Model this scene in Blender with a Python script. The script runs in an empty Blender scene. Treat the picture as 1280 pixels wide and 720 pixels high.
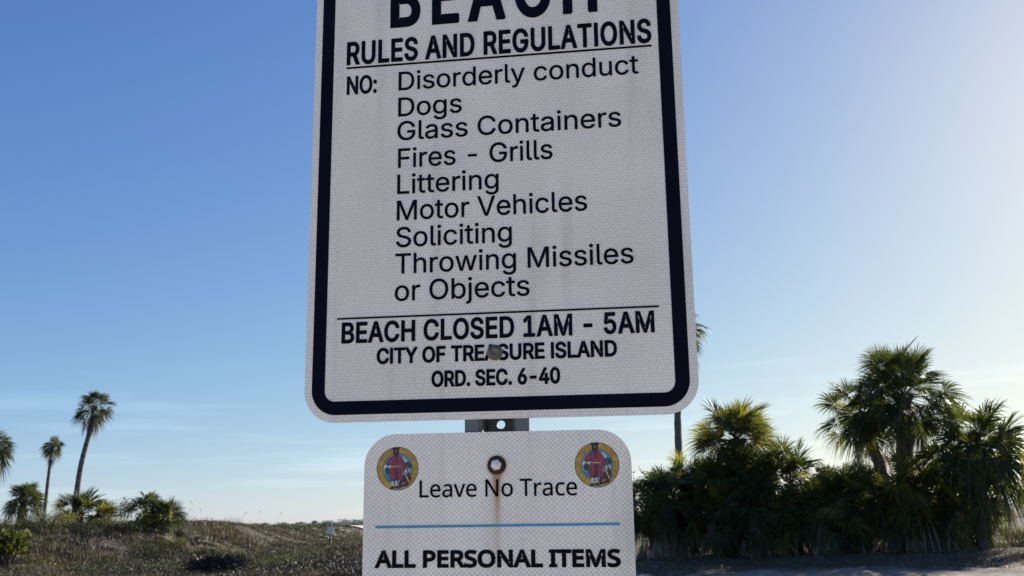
import bpy, bmesh, math, random
import numpy as np
from mathutils import Vector, Matrix, noise, geometry
R = math.radians
scene = bpy.context.scene
col = scene.collection

# ------------------------------------------------------------------ camera
EYE = 1.55
PITCH, ROLL = R(13.3156), R(2.0732)
c_, s_ = math.cos(ROLL), math.sin(ROLL)
right0 = Vector((1, 0, 0)); fwd = Vector((0, math.cos(PITCH), math.sin(PITCH)))
up0 = Vector((0, -math.sin(PITCH), math.cos(PITCH)))
right = right0 * c_ - up0 * s_
up = right0 * s_ + up0 * c_
cam = bpy.data.cameras.new('camera'); cam_o = bpy.data.objects.new('camera', cam); col.objects.link(cam_o)
cam_o.matrix_world = Matrix(((right.x, up.x, -fwd.x, 0), (right.y, up.y, -fwd.y, 0), (right.z, up.z, -fwd.z, EYE), (0, 0, 0, 1)))
cam.sensor_width = 36; cam.lens = 36 * 1200 / 1280
cam.clip_start = 0.05; cam.clip_end = 20000
cam.dof.use_dof = True; cam.dof.focus_distance = 1.12; cam.dof.aperture_fstop = 26
scene.camera = cam_o

# ------------------------------------------------------------------ light
SUN_EL, SUN_AZ = R(21), R(39)             # azimuth clockwise from +Y
world = bpy.data.worlds.new('World'); scene.world = world; world.use_nodes = True
wn = world.node_tree.nodes; wl = world.node_tree.links; wn.clear()
wout = wn.new('ShaderNodeOutputWorld'); bg = wn.new('ShaderNodeBackground')
sky = wn.new('ShaderNodeTexSky'); sky.sky_type = 'NISHITA'; sky.sun_disc = False
sky.sun_elevation = SUN_EL; sky.sun_rotation = SUN_AZ
sky.altitude = 0; sky.air_density = 0.7; sky.dust_density = 0.3; sky.ozone_density = 6
bg.inputs['Strength'].default_value = 0.122
# soft shoulder on the sky's brightness: c / (1 + .141 c), as a camera's tone curve gives
s1 = wn.new('ShaderNodeVectorMath'); s1.operation = 'MULTIPLY_ADD'; s1.inputs[1].default_value = (.141, .141, .34); s1.inputs[2].default_value = (1, 1, 1)
s2 = wn.new('ShaderNodeVectorMath'); s2.operation = 'DIVIDE'
s3 = wn.new('ShaderNodeVectorMath'); s3.operation = 'MULTIPLY'; s3.inputs[1].default_value = (1.13, 1.04, 1.66)
hs = wn.new('ShaderNodeHueSaturation'); hs.inputs['Saturation'].default_value = 1.06
wl.new(sky.outputs[0], s1.inputs[0]); wl.new(sky.outputs[0], s2.inputs[0]); wl.new(s1.outputs[0], s2.inputs[1])
wl.new(s2.outputs[0], s3.inputs[0]); wl.new(s3.outputs[0], hs.inputs['Color'])
skyc = hs.outputs[0]
# thin cirrus low over the sea, placed by direction in the sky
tc = wn.new('ShaderNodeTexCoord'); mp = wn.new('ShaderNodeMapping'); mp.inputs['Scale'].default_value = (2.6, 2.6, 42)
mp.inputs['Rotation'].default_value = (R(1.5), R(2), 0)
cn = wn.new('ShaderNodeTexNoise'); cn.inputs['Scale'].default_value = 1.7; cn.inputs['Detail'].default_value = 7; cn.inputs['Roughness'].default_value = 0.55
cr = wn.new('ShaderNodeValToRGB'); cr.color_ramp.elements[0].position = 0.5; cr.color_ramp.elements[1].position = 0.70
sep = wn.new('ShaderNodeSeparateXYZ')
band = wn.new('ShaderNodeValToRGB'); be = band.color_ramp.elements
be[0].position = 0.0; be[0].color = (.4, .4, .4, 1); be[1].position = 0.17; be[1].color = (0, 0, 0, 1)
e = be.new(0.05); e.color = (.75, .75, .75, 1); e = be.new(0.115); e.color = (.5, .5, .5, 1)
mul = wn.new('ShaderNodeMath'); mul.operation = 'MULTIPLY'
mix = wn.new('ShaderNodeMixRGB'); mix.blend_type = 'MIX'
gain = wn.new('ShaderNodeMixRGB'); gain.blend_type = 'MULTIPLY'; gain.inputs[0].default_value = 1
gain.inputs[2].default_value = (1.06, 1.06, 1.06, 1)
add = wn.new('ShaderNodeMixRGB'); add.blend_type = 'ADD'; add.inputs[0].default_value = 1; add.inputs[2].default_value = (.45, .45, .45, 1)
wl.new(tc.outputs['Generated'], mp.inputs['Vector']); wl.new(mp.outputs[0], cn.inputs['Vector']); wl.new(cn.outputs[0], cr.inputs[0])
wl.new(tc.outputs['Generated'], sep.inputs[0]); wl.new(sep.outputs['Z'], band.inputs[0])
wl.new(cr.outputs[0], mul.inputs[0]); wl.new(band.outputs[0], mul.inputs[1])
wl.new(skyc, gain.inputs[1]); wl.new(gain.outputs[0], add.inputs[1])
wl.new(mul.outputs[0], mix.inputs[0]); wl.new(skyc, mix.inputs[1]); wl.new(add.outputs[0], mix.inputs[2])
wl.new(mix.outputs[0], bg.inputs['Color']); wl.new(bg.outputs[0], wout.inputs['Surface'])

sun = bpy.data.lights.new('sun', 'SUN'); sun.energy = 5.0; sun.angle = R(0.5); sun.color = (1, .93, .82)
sun_o = bpy.data.objects.new('sun', sun); col.objects.link(sun_o)
sd = Vector((math.sin(SUN_AZ) * math.cos(SUN_EL), math.cos(SUN_AZ) * math.cos(SUN_EL), math.sin(SUN_EL)))
sun_o.rotation_euler = sd.to_track_quat('Z', 'Y').to_euler()

vs = scene.view_settings
vs.view_transform = 'Standard'; vs.look = 'None'; vs.gamma = 1; vs.exposure = 0.9
vs.use_curve_mapping = False
scene.cycles.use_denoising = True
scene.cycles.max_bounces = 8

# ------------------------------------------------------------------ helpers
def tag(o, label=None, cat=None, group=None, kind=None):
    if label: o['label'] = label
    if cat: o['category'] = cat
    if group: o['group'] = group
    if kind: o['kind'] = kind
    return o

class MB:
    def __init__(s): s.v = []; s.f = []; s.m = []
    def add(s, vs, fs, mi=0):
        b = len(s.v); s.v.extend(vs); s.f.extend([tuple(i + b for i in f) for f in fs]); s.m.extend([mi] * len(fs))
    def tube(s, pts, rad, n=8, mi=0, cap=True):
        pts = [Vector(p) for p in pts]; k = len(pts)
        if not hasattr(rad, '__len__'): rad = [rad] * k
        vs = []; ref = Vector((0.31, .95, .02))
        for i, p in enumerate(pts):
            d = (pts[min(i + 1, k - 1)] - pts[max(i - 1, 0)]).normalized()
            a = d.cross(ref)
            if a.length < 1e-3: a = d.cross(Vector((1, 0, 0)))
            a.normalize(); b = d.cross(a)
            for j in range(n):
                t = 2 * math.pi * j / n
                vs.append(tuple(p + (a * math.cos(t) + b * math.sin(t)) * rad[i]))
        fs = [(i * n + j, i * n + (j + 1) % n, (i + 1) * n + (j + 1) % n, (i + 1) * n + j) for i in range(k - 1) for j in range(n)]
        if cap: fs += [tuple(range(n - 1, -1, -1)), tuple(range((k - 1) * n, k * n))]
        s.add(vs, fs, mi)
    def box(s, x0, x1, y0, y1, z0, z1, mi=0):
        vs = [(x, y, z) for x in (x0, x1) for y in (y0, y1) for z in (z0, z1)]
        s.add(vs, [(0, 1, 3, 2), (4, 6, 7, 5), (0, 4, 5, 1), (2, 3, 7, 6), (0, 2, 6, 4), (1, 5, 7, 3)], mi)
    def build(s, name, mats, parent=None, smooth=False):
        me = bpy.data.meshes.new(name); me.from_pydata([tuple(v) for v in s.v], [], s.f)
        if not isinstance(mats, (list, tuple)): mats = [mats]
        for m in mats: me.materials.append(m)
        if len(mats) > 1: me.polygons.foreach_set('material_index', s.m)
        if smooth: me.polygons.foreach_set('use_smooth', [True] * len(me.polygons))
        me.update()
        o = bpy.data.objects.new(name, me); col.objects.link(o)
        if parent: o.parent = parent
        return o

def empty(name, loc=(0, 0, 0), rz=0):
    o = bpy.data.objects.new(name, None); col.objects.link(o); o.location = loc; o.rotation_euler.z = rz
    o.empty_display_size = .2
    return o

def polar(az, d):
    return d * math.sin(R(az)), d * math.cos(R(az))

def sst(a, b, x):
    t = min(1, max(0, (x - a) / (b - a))); return t * t * (3 - 2 * t)

# ------------------------------------------------------------------ materials
def base_mat(name):
    m = bpy.data.materials.new(name); m.use_nodes = True
    return m, m.node_tree.nodes, m.node_tree.links, m.node_tree.nodes['Principled BSDF']

def simple(name, c, rough=.6, var=.25, scale=8, metal=0, spec=.5, bump=0, c2=None):
    m, n, l, p = base_mat(name)
    t = n.new('ShaderNodeTexCoord'); nz = n.new('ShaderNodeTexNoise'); nz.inputs['Scale'].default_value = scale; nz.inputs['Detail'].default_value = 6
    r = n.new('ShaderNodeValToRGB'); r.color_ramp.elements[0].position = .3; r.color_ramp.elements[1].position = .7
    a = [x * (1 - var) for x in c]; b = [min(1, x * (1 + var)) for x in (c2 or c)]
    r.color_ramp.elements[0].color = (*a, 1); r.color_ramp.elements[1].color = (*b, 1)
    l.new(t.outputs['Object'], nz.inputs['Vector']); l.new(nz.outputs[0], r.inputs[0]); l.new(r.outputs[0], p.inputs['Base Color'])
    p.inputs['Roughness'].default_value = rough; p.inputs['Metallic'].default_value = metal; p.inputs['Specular IOR Level'].default_value = spec
    if bump:
        bn = n.new('ShaderNodeBump'); bn.inputs['Strength'].default_value = bump; bn.inputs['Distance'].default_value = .02
        l.new(nz.outputs[0], bn.inputs['Height']); l.new(bn.outputs[0], p.inputs['Normal'])
    return m

def leafy(name, c1, c2, trans=.35, scale=1.6, rough=.55, tcol=None, isl=.5):
    m, n, l, p = base_mat(name)
    out = n['Material Output']
    g = n.new('ShaderNodeNewGeometry'); nz = n.new('ShaderNodeTexNoise'); nz.inputs['Scale'].default_value = scale; nz.inputs['Detail'].default_value = 4
    l.new(g.outputs['Position'], nz.inputs['Vector'])
    wv = n.new('ShaderNodeMath'); wv.operation = 'MULTIPLY_ADD'; wv.inputs[1].default_value = isl
    l.new(g.outputs['Random Per Island'], wv.inputs[0]); 
    sb = n.new('ShaderNodeMath'); sb.operation = 'SUBTRACT'; sb.inputs[1].default_value = isl / 2
    l.new(nz.outputs[0], sb.inputs[0]); l.new(sb.outputs[0], wv.inputs[2])
    r = n.new('ShaderNodeValToRGB'); r.color_ramp.elements[0].position = .25; r.color_ramp.elements[1].position = .75
    r.color_ramp.elements[0].color = (*c1, 1); r.color_ramp.elements[1].color = (*c2, 1)
    l.new(wv.outputs[0], r.inputs[0]); l.new(r.outputs[0], p.inputs['Base Color'])
    p.inputs['Roughness'].default_value = rough; p.inputs['Specular IOR Level'].default_value = .3
    tr = n.new('ShaderNodeBsdfTranslucent')
    tm = n.new('ShaderNodeMixRGB'); tm.blend_type = 'MULTIPLY'; tm.inputs[0].default_value = 1
    tm.inputs[2].default_value = (*(tcol or (2.6, 2.6, 1.2)), 1)
    l.new(r.outputs[0], tm.inputs[1]); l.new(tm.outputs[0], tr.inputs['Color'])
    mx = n.new('ShaderNodeMixShader'); mx.inputs[0].default_value = trans
    l.new(p.outputs[0], mx.inputs[1]); l.new(tr.outputs[0], mx.inputs[2]); l.new(mx.outputs[0], out.inputs['Surface'])
    return m

M = {}
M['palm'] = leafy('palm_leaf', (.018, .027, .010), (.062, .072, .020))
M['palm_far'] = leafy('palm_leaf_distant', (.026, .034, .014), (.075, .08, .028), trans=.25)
M['palm_yellow'] = leafy('palm_leaf_yellow_sunlit', (.06, .066, .014), (.15, .135, .03), trans=.45)  # yellow fronds; its colour also stands in for sunlit and backlit leaves
M['palm_dead'] = leafy('dead_palm_leaf', (.15, .125, .10), (.38, .34, .29), trans=.15, tcol=(1.3, 1.1, .9))
M['petiole'] = simple('petiole_green', (.06, .065, .028), .75, .3)
M['trunk'] = simple('palm_trunk_bark', (.13, .105, .085), .9, .45, 9, bump=.6)
M['boot'] = simple('palm_boot_bark', (.10, .075, .05), .9, .5, 14, bump=.6)
M['shrub_dark'] = leafy('dark_shrub_leaf', (.014, .020, .010), (.040, .050, .020), trans=.12, rough=.7)
M['shrub_yellow'] = leafy('yellow_green_shrub_leaf', (.07, .075, .015), (.17, .15, .03), trans=.4)
M['shrub_olive'] = leafy('olive_shrub_leaf', (.04, .045, .018), (.10, .10, .04), trans=.3)
M['sea_grape'] = leafy('sea_grape_leaf', (.03, .042, .012), (.12, .12, .025), trans=.3, rough=.35)
M['grass'] = leafy('dune_grass_blade', (.045, .04, .022), (.17, .135, .075), trans=.15, scale=.14, tcol=(1.6, 1.5, 1), isl=.2)
M['grass_green'] = leafy('green_dune_grass_blade', (.035, .042, .016), (.085, .085, .034), trans=.15, scale=.4, tcol=(1.8, 1.8, 1), isl=.2)
M['scrub'] = leafy('dry_scrub_twig', (.035, .028, .022), (.095, .075, .055), trans=.05, scale=.5, tcol=(1.2, 1.1, .9), isl=.2)
M['twig'] = simple('dry_twig', (.11, .085, .06), .9, .4, 20)
M['deadwood'] = simple('bleached_dead_leaf', (.30, .23, .17), .8, .5, 6)
M['post_wood'] = simple('weathered_post_wood', (.12, .10, .085), .9, .3, 12)
M['white_plate'] = simple('white_notice_plate', (.85, .80, .72), .6, .06, 5)
M['ink'] = simple('black_sign_ink', (.005, .006, .014), .6, .15, 30, spec=.03)
M['ink_black'] = simple('black_print', (.007, .007, .009), .6, .15, 30, spec=.03)
M['blue_ink'] = simple('blue_printed_line', (.05, .30, .47), .5, .15, 60)
M['alu'] = simple('aluminium_sheet_edge', (.45, .46, .48), .45, .15, 30, metal=.6)
M['galv'] = simple('galvanised_steel', (.13, .135, .14), .5, .25, 35, metal=.35)
M['bolt_steel'] = simple('dull_bolt_steel', (.16, .14, .11), .5, .35, 160, metal=.5)
M['bolt_bright'] = simple('bright_bolt_steel', (.62, .62, .60), .3, .25, 160, metal=.8)
M['rust'] = simple('dark_rusty_washer', (.018, .010, .008), .8, .5, 220, c2=(.05, .018, .010))

def math_node(n, l, op, a, b=None, c=None):
    m = n.new('ShaderNodeMath'); m.operation = op
    for i, x in enumerate((a, b, c)):
        if x is None: continue
        if isinstance(x, (int, float)): m.inputs[i].default_value = x
        else: l.new(x, m.inputs[i])
    return m.outputs[0]

def sheeting(name, kind, pitch, stain=False):
    """prismatic retroreflective sheeting: cells with darker seams, by object coordinates"""
    m, n, l, p = base_mat(name)
    F = lambda op, a, b=None, c=None: math_node(n, l, op, a, b, c)
    t = n.new('ShaderNodeTexCoord'); sp = n.new('ShaderNodeSeparateXYZ'); l.new(t.outputs['Object'], sp.inputs[0])
    wob = n.new('ShaderNodeTexNoise'); wob.inputs['Scale'].default_value = 120; l.new(t.outputs['Object'], wob.inputs['Vector'])
    w = F('MULTIPLY_ADD', wob.outputs[0], .22, -.11)
    X = F('ADD', F('DIVIDE', sp.outputs['X'], pitch), w); Z = F('ADD', F('DIVIDE', sp.outputs['Z'], pitch), w)
    if kind == 'hex':
        H = math.sqrt(3)
        def cell(off):
            a = F('SUBTRACT', F('FLOORED_MODULO', F('ADD', X, off * .5), 1), .5)
            b = F('SUBTRACT', F('FLOORED_MODULO', F('ADD', Z, off * H / 2), H), H / 2)
            return a, b, F('ADD', F('MULTIPLY', a, a), F('MULTIPLY', b, b))
        a1, b1, d1 = cell(0); a2, b2, d2 = cell(1)
        k = F('LESS_THAN', d1, d2); k2 = F('SUBTRACT', 1, k)
        a = F('ABSOLUTE', F('ADD', F('MULTIPLY', a1, k), F('MULTIPLY', a2, k2)))
        b = F('ABSOLUTE', F('ADD', F('MULTIPLY', b1, k), F('MULTIPLY', b2, k2)))
        hd = F('MAXIMUM', a, F('ADD', F('MULTIPLY', a, .5), F('MULTIPLY', b, H / 2)))
    else:
        Zs = F('MULTIPLY', Z, 1.12)
        u = F('ABSOLUTE', F('SUBTRACT', F('FLOORED_MODULO', F('ADD', X, Zs), 1), .5))
        v = F('ABSOLUTE', F('SUBTRACT', F('FLOORED_MODULO', F('SUBTRACT', X, Zs), 1), .5))
        hd = F('MAXIMUM', u, v)
    ramp = n.new('ShaderNodeValToRGB'); l.new(hd, ramp.inputs[0]); E = ramp.color_ramp.elements
    E[0].position = .30; E[0].color = (.93, .86, .75, 1); E[1].position = .47; E[1].color = (.57, .53, .47, 1)
    e = E.new(.40); e.color = (.86, .795, .695, 1)
    if kind == 'hex':
        e = E.new(.12); e.color = (.83, .765, .67, 1)
    # patchy grime and per-patch tone
    nz = n.new('ShaderNodeTexNoise'); nz.inputs['Scale'].default_value = 260; nz.inputs['Detail'].default_value = 2; l.new(t.outputs['Object'], nz.inputs['Vector'])
    nz2 = n.new('ShaderNodeTexNoise'); nz2.inputs['Scale'].default_value = 9; nz2.inputs['Detail'].default_value = 5; l.new(t.outputs['Object'], nz2.inputs['Vector'])
    g = F('ADD', F('MULTIPLY_ADD', nz.outputs[0], .34, .83), F('MULTIPLY_ADD', nz2.outputs[0], .34, -.17))
    run = n.new('ShaderNodeTexNoise'); run.inputs['Scale'].default_value = 38; run.inputs['Detail'].default_value = 6
    rmp = n.new('ShaderNodeMapping'); rmp.inputs['Scale'].default_value = (1, 1, .07); l.new(t.outputs['Object'], rmp.inputs[0]); l.new(rmp.outputs[0], run.inputs['Vector'])
    rr_ = n.new('ShaderNodeMapRange'); l.new(run.outputs[0], rr_.inputs[0]); rr_.inputs[1].default_value = .55; rr_.inputs[2].default_value = .75; rr_.inputs[4].default_value = .16
    spk = n.new('ShaderNodeTexNoise'); spk.inputs['Scale'].default_value = 150; spk.inputs['Detail'].default_value = 1; l.new(t.outputs['Object'], spk.inputs['Vector'])
    sk = n.new('ShaderNodeMapRange'); l.new(spk.outputs[0], sk.inputs[0]); sk.inputs[1].default_value = .76; sk.inputs[2].default_value = .82; sk.inputs[4].default_value = .45
    g = F('SUBTRACT', F('SUBTRACT', g, rr_.outputs[0]), sk.outputs[0])
    mx = n.new('ShaderNodeMixRGB'); mx.blend_type = 'MULTIPLY'; mx.inputs[0].default_value = 1
    l.new(ramp.outputs[0], mx.inputs[1]); l.new(g, mx.inputs[2])
    colr = mx.outputs[0]
    if stain:
        # rust run below the bolt: narrow, ragged, fading downwards
        sn = n.new('ShaderNodeTexNoise'); sn.inputs['Scale'].default_value = 45; sn.inputs['Detail'].default_value = 5
        mpn = n.new('ShaderNodeMapping'); mpn.inputs['Scale'].default_value = (1, 1, .22); l.new(t.outputs['Object'], mpn.inputs[0]); l.new(mpn.outputs[0], sn.inputs['Vector'])
        xo = F('ADD', sp.outputs['X'], F('MULTIPLY_ADD', sn.outputs[0], .004, -.0020))
        across = F('POWER', 2.718, F('MULTIPLY', F('MULTIPLY', F('DIVIDE', xo, .0030), F('DIVIDE', xo, .0030)), -1))
        wide = F('POWER', 2.718, F('MULTIPLY', F('MULTIPLY', F('DIVIDE', xo, .0062), F('DIVIDE', xo, .0062)), -1))
        dn = F('SUBTRACT', -.058, sp.outputs['Z'])
        st = n.new('ShaderNodeMapRange'); l.new(dn, st.inputs[0]); st.inputs[1].default_value = -.004; st.inputs[2].default_value = .002
        fade = F('POWER', 2.718, F('DIVIDE', F('MAXIMUM', dn, 0), -.042))
        a = F('MULTIPLY', F('MULTIPLY', F('ADD', F('MULTIPLY', across, 1.15), F('MULTIPLY', wide, .6)), fade), st.outputs[0])
        # halo round the washer
        dz = F('ADD', sp.outputs['Z'], .053)
        rr = F('SQRT', F('ADD', F('MULTIPLY', sp.outputs['X'], sp.outputs['X']), F('MULTIPLY', dz, dz)))
        hl = n.new('ShaderNodeMapRange'); l.new(rr, hl.inputs[0]); hl.inputs[1].default_value = .0145; hl.inputs[2].default_value = .010
        hl.inputs[3].default_value = 0; hl.inputs[4].default_value = .35
        a = F('MINIMUM', F('ADD', a, hl.outputs[0]), .9)
        m2 = n.new('ShaderNodeMixRGB'); l.new(a, m2.inputs[0]); l.new(colr, m2.inputs[1]); m2.inputs[2].default_value = (.40, .20, .045, 1)
        colr = m2.outputs[0]
    l.new(colr, p.inputs['Base Color'])
    p.inputs['Roughness'].default_value = .38; p.inputs['Specular IOR Level'].default_value = .45
    bn = n.new('ShaderNodeBump'); bn.inputs['Strength'].default_value = .25; bn.inputs['Distance'].default_value = .0004; bn.invert = True
    l.new(hd, bn.inputs['Height']); l.new(bn.outputs[0], p.inputs['Normal'])
    return m
M['hex'] = sheeting('honeycomb_reflective_sheeting', 'hex', .0043)
M['diamond'] = sheeting('diamond_reflective_sheeting', 'diamond', .0058, stain=True)

# ------------------------------------------------------------------ terrain
def gh(x, y):
    r = math.hypot(x, y)
    z = .3 * sst(7, 18, r)
    z += 1.42 * sst(-11.6, -15.8, x) * sst(25, 41, y) * (1 - .45 * sst(46, 75, y)) if y > 0 else 0
    if y > 0:
        z += .22 * sst(118, 150, y) * (1 - sst(160, 190, y)) * (1 if x < 5 else .6)
        z += .5 * sst(9, 14, x) * sst(30, 40, y) * (1 - sst(60, 90, y)) * .5
    if r > 3:
        a = min(1, (r - 3) / 10)
        z += a * .16 * noise.noise(Vector((x * .16, y * .16, 1.7))) + a * .05 * noise.noise(Vector((x * .7, y * .7, 4.1)))
        if 15 < r < 40: z += .045 * noise.noise(Vector((x * 3.1, y * 3.1, 5))) + .022 * noise.noise(Vector((x * 6.5, y * 6.5, 6)))
        if r < 60: z += a * .035 * noise.noise(Vector((x * 2.1, y * 2.1, 9))) + a * .05 * noise.noise(Vector((x * .95, y * .95, 2.2)))
    z -= 3.3 * sst(215, 300, y)
    return z

def build_ground():
    azs = []
    a = -180.0
    while a < 180:
        azs.append(a); a += .36 if -36 <= a < 36 else 4
    rs = [0.6]
    while rs[-1] < 9000: rs.append(rs[-1] * (1.010 if 19 < rs[-1] < 31 else 1.028 if 14 < rs[-1] < 75 else 1.055 if rs[-1] < 400 else 1.3))
    n = len(azs); vs = [(0, 0, gh(0, 0))]
    for r in rs:
        for az in azs:
            x, y = polar(az, r); vs.append((x, y, gh(x, y)))
    fs = [(0, 1 + (j + 1) % n, 1 + j) for j in range(n)]
    for i in range(len(rs) - 1):
        for j in range(n):
            j2 = (j + 1) % n
            fs.append((1 + i * n + j, 1 + i * n + j2, 1 + (i + 1) * n + j2, 1 + (i + 1) * n + j))
    b = MB(); b.add(vs, fs)
    m, nd, l, p = base_mat('sandy_ground')
    F = lambda op, a, b=None, c=None: math_node(nd, l, op, a, b, c)
    g = nd.new('ShaderNodeNewGeometry'); sp = nd.new('ShaderNodeSeparateXYZ'); l.new(g.outputs['Position'], sp.inputs[0])
    def nz(scale, det=6, rough=.6):
        t = nd.new('ShaderNodeTexNoise'); t.inputs['Scale'].default_value = scale; t.inputs['Detail'].default_value = det; t.inputs['Roughness'].default_value = rough
        l.new(g.outputs['Position'], t.inputs['Vector']); return t.outputs[0]
    n1, n2, n3 = nz(.22), nz(1.7), nz(14, 8, .7)
    rr = nd.new('ShaderNodeMapRange'); l.new(sp.outputs['X'], rr.inputs[0]); rr.inputs[1].default_value = 0; rr.inputs[2].default_value = 6   # 0 dune side .. 1 open sand side
    yy = nd.new('ShaderNodeMapRange'); l.new(sp.outputs['Y'], yy.inputs[0]); yy.inputs[1].default_value = 18; yy.inputs[2].default_value = 22; yy.inputs[3].default_value = .30; yy.inputs[4].default_value = 0
    cov = F('ADD', F('ADD', F('MULTIPLY', n1, .8), F('MULTIPLY', n2, .5)), F('MULTIPLY', rr.outputs[0], .13))
    cov = F('SUBTRACT', cov, yy.outputs[0])
    ra = nd.new('ShaderNodeValToRGB'); l.new(cov, ra.inputs[0]); E = ra.color_ramp.elements
    E[0].position = .36; E[0].color = (.36, .31, .25, 1); E[1].position = .66; E[1].color = (.085, .068, .048, 1)
    e_ = E.new(.46); e_.color = (.30, .255, .20, 1)
    mx = nd.new('ShaderNodeMixRGB'); mx.blend_type = 'MULTIPLY'; mx.inputs[0].default_value = 1
    l.new(ra.outputs[0], mx.inputs[1]); l.new(F('MULTIPLY_ADD', n3, 1.1, .45), mx.inputs[2])
    # unseen sand round the sign, set pale to bounce light onto its face
    r2 = F('SQRT', F('ADD', F('MULTIPLY', sp.outputs['X'], sp.outputs['X']), F('MULTIPLY', sp.outputs['Y'], sp.outputs['Y'])))
    nr = nd.new('ShaderNodeMapRange'); l.new(F('ADD', r2, F('MULTIPLY', n1, 8)), nr.inputs[0]); nr.inputs[1].default_value = 16; nr.inputs[2].default_value = 22; nr.inputs[3].default_value = 1; nr.inputs[4].default_value = 0
    m3 = nd.new('ShaderNodeMixRGB'); l.new(nr.outputs[0], m3.inputs[0]); l.new(mx.outputs[0], m3.inputs[1]); m3.inputs[2].default_value = (.72, .64, .54, 1)
    l.new(m3.outputs[0], p.inputs['Base Color']); p.inputs['Roughness'].default_value = .95; p.inputs['Specular IOR Level'].default_value = .15
    bn = nd.new('ShaderNodeBump'); bn.inputs['Strength'].default_value = .8; bn.inputs['Distance'].default_value = .06
    l.new(F('ADD', n3, F('MULTIPLY', n2, 2)), bn.inputs['Height']); l.new(bn.outputs[0], p.inputs['Normal'])
    o = b.build('ground', m, smooth=True); tag(o, kind='structure')
build_ground()

# sea beyond the low dunes
b = MB(); b.add([(-14000, 240, -1.35), (14000, 240, -1.35), (14000, 16000, -1.35), (-14000, 16000, -1.35)], [(0, 1, 2, 3)])
ms, n, l, p = base_mat('sea_water')
p.inputs['Base Color'].default_value = (.10, .19, .20, 1); p.inputs['Roughness'].default_value = .35; p.inputs['Specular IOR Level'].default_value = .25
t = n.new('ShaderNodeTexCoord'); nz_ = n.new('ShaderNodeTexNoise'); nz_.inputs['Scale'].default_value = .12; nz_.inputs['Detail'].default_value = 5
bn = n.new('ShaderNodeBump'); bn.inputs['Strength'].default_value = .7; bn.inputs['Distance'].default_value = 2
l.new(t.outputs['Object'], nz_.inputs['Vector']); l.new(nz_.outputs[0], bn.inputs['Height']); l.new(bn.outputs[0], p.inputs['Normal'])
tag(b.build('sea', ms), kind='structure')

# pale sand path crossing the far flats
def strip(name, pts, mat, dz):
    b = MB(); vs = []; k = len(pts)
    for (xa, ya, xb, yb) in pts:
        for i in range(5):
            t = i / 4; x = xa + (xb - xa) * t; y = ya + (yb - ya) * t
            vs.append((x, y, gh(x, y) + dz))
    b.add(vs, [(i * 5 + j, i * 5 + j + 1, (i + 1) * 5 + j + 1, (i + 1) * 5 + j) for i in range(k - 1) for j in range(4)])
    return b.build(name, mat)
pal = simple('pale_path_sand', (.62, .57, .50), .95, .12, .6, spec=.1)
pts = []
for i in range(24):
    t = i / 23; az = -14.6 + t * 9
    d0 = 88 + 4 * math.sin(t * 5); wd = 1.5 + 6 * sst(0, .6, t) + .8 * noise.noise(Vector((t * 9, 3, 1)))
    xa, ya = polar(az, d0); xb, yb = polar(az, d0 + wd); pts.append((xa, ya, xb, yb))
tag(strip('sand_path', pts, pal, .10), kind='structure')

# ------------------------------------------------------------------ palms
UP = Vector((0, 0, 1))
def fan(mb, o, az, el, plen, rad, nl, spread, droop, rng, mi=0, pm=1, fold=.25, close=1.0, pw=.018, bendk=1, rollk=1):
    o = Vector(o)
    d = Vector((math.cos(el) * math.cos(az), math.cos(el) * math.sin(az), math.sin(el)))
    pts = [o + d * (plen * t) - UP * (plen * plen * droop * .35 * t * t) for t in (0, .35, .7, 1)]
    mb.tube(pts, [pw, pw * .8, pw * .65, pw * .5], n=3, mi=pm, cap=False)
    e = (pts[-1] - pts[-2]).normalized()
    s = e.cross(UP)
    if s.length < .05: s = Vector((math.sin(az), -math.cos(az), 0))
    s.normalize(); n = s.cross(e).normalized()
    bend = rng.uniform(.05, .75) * bendk
    e, n = e * math.cos(bend) - n * math.sin(bend), n * math.cos(bend) + e * math.sin(bend)
    roll = rng.uniform(-1.15, 1.15) * rollk
    s, n = s * math.cos(roll) + n * math.sin(roll), n * math.cos(roll) - s * math.sin(roll)
    hub = pts[-1]; da = 2 * spread / (nl - 1)
    for i in range(nl):
        a = (-spread + i * da + rng.uniform(-.25, .25) * da) * close
        q = abs(a) / max(spread, 1e-3)
        L = rad * (1 - .32 * q * q) * rng.uniform(.86, 1.08)
        dr = (e * math.cos(a) + s * math.sin(a) + n * (fold * abs(math.sin(a)))).normalized()
        pp = (s * math.cos(a) - e * math.sin(a)).normalized()
        tw = rng.uniform(-.7, .7); wv = pp * math.cos(tw) + n * math.sin(tw)
        g = droop * rng.uniform(.3, .95)
        st = []
        for t in (.04, .42, .72, 1):
            st.append(hub + dr * (L * t) - UP * (g * L * t * t * (.1 + .9 * t * t)))
        w1 = L * .42 * max(abs(da) * close, .03) * .56; w2 = w1 * .62
        mb.add([tuple(st[0]), tuple(st[1] - wv * w1), tuple(st[1] + wv * w1), tuple(st[2] - wv * w2), tuple(st[2] + wv * w2), tuple(st[3])],
               [(0, 1, 2), (1, 3, 4, 2), (3, 5, 4)], mi)

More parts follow.
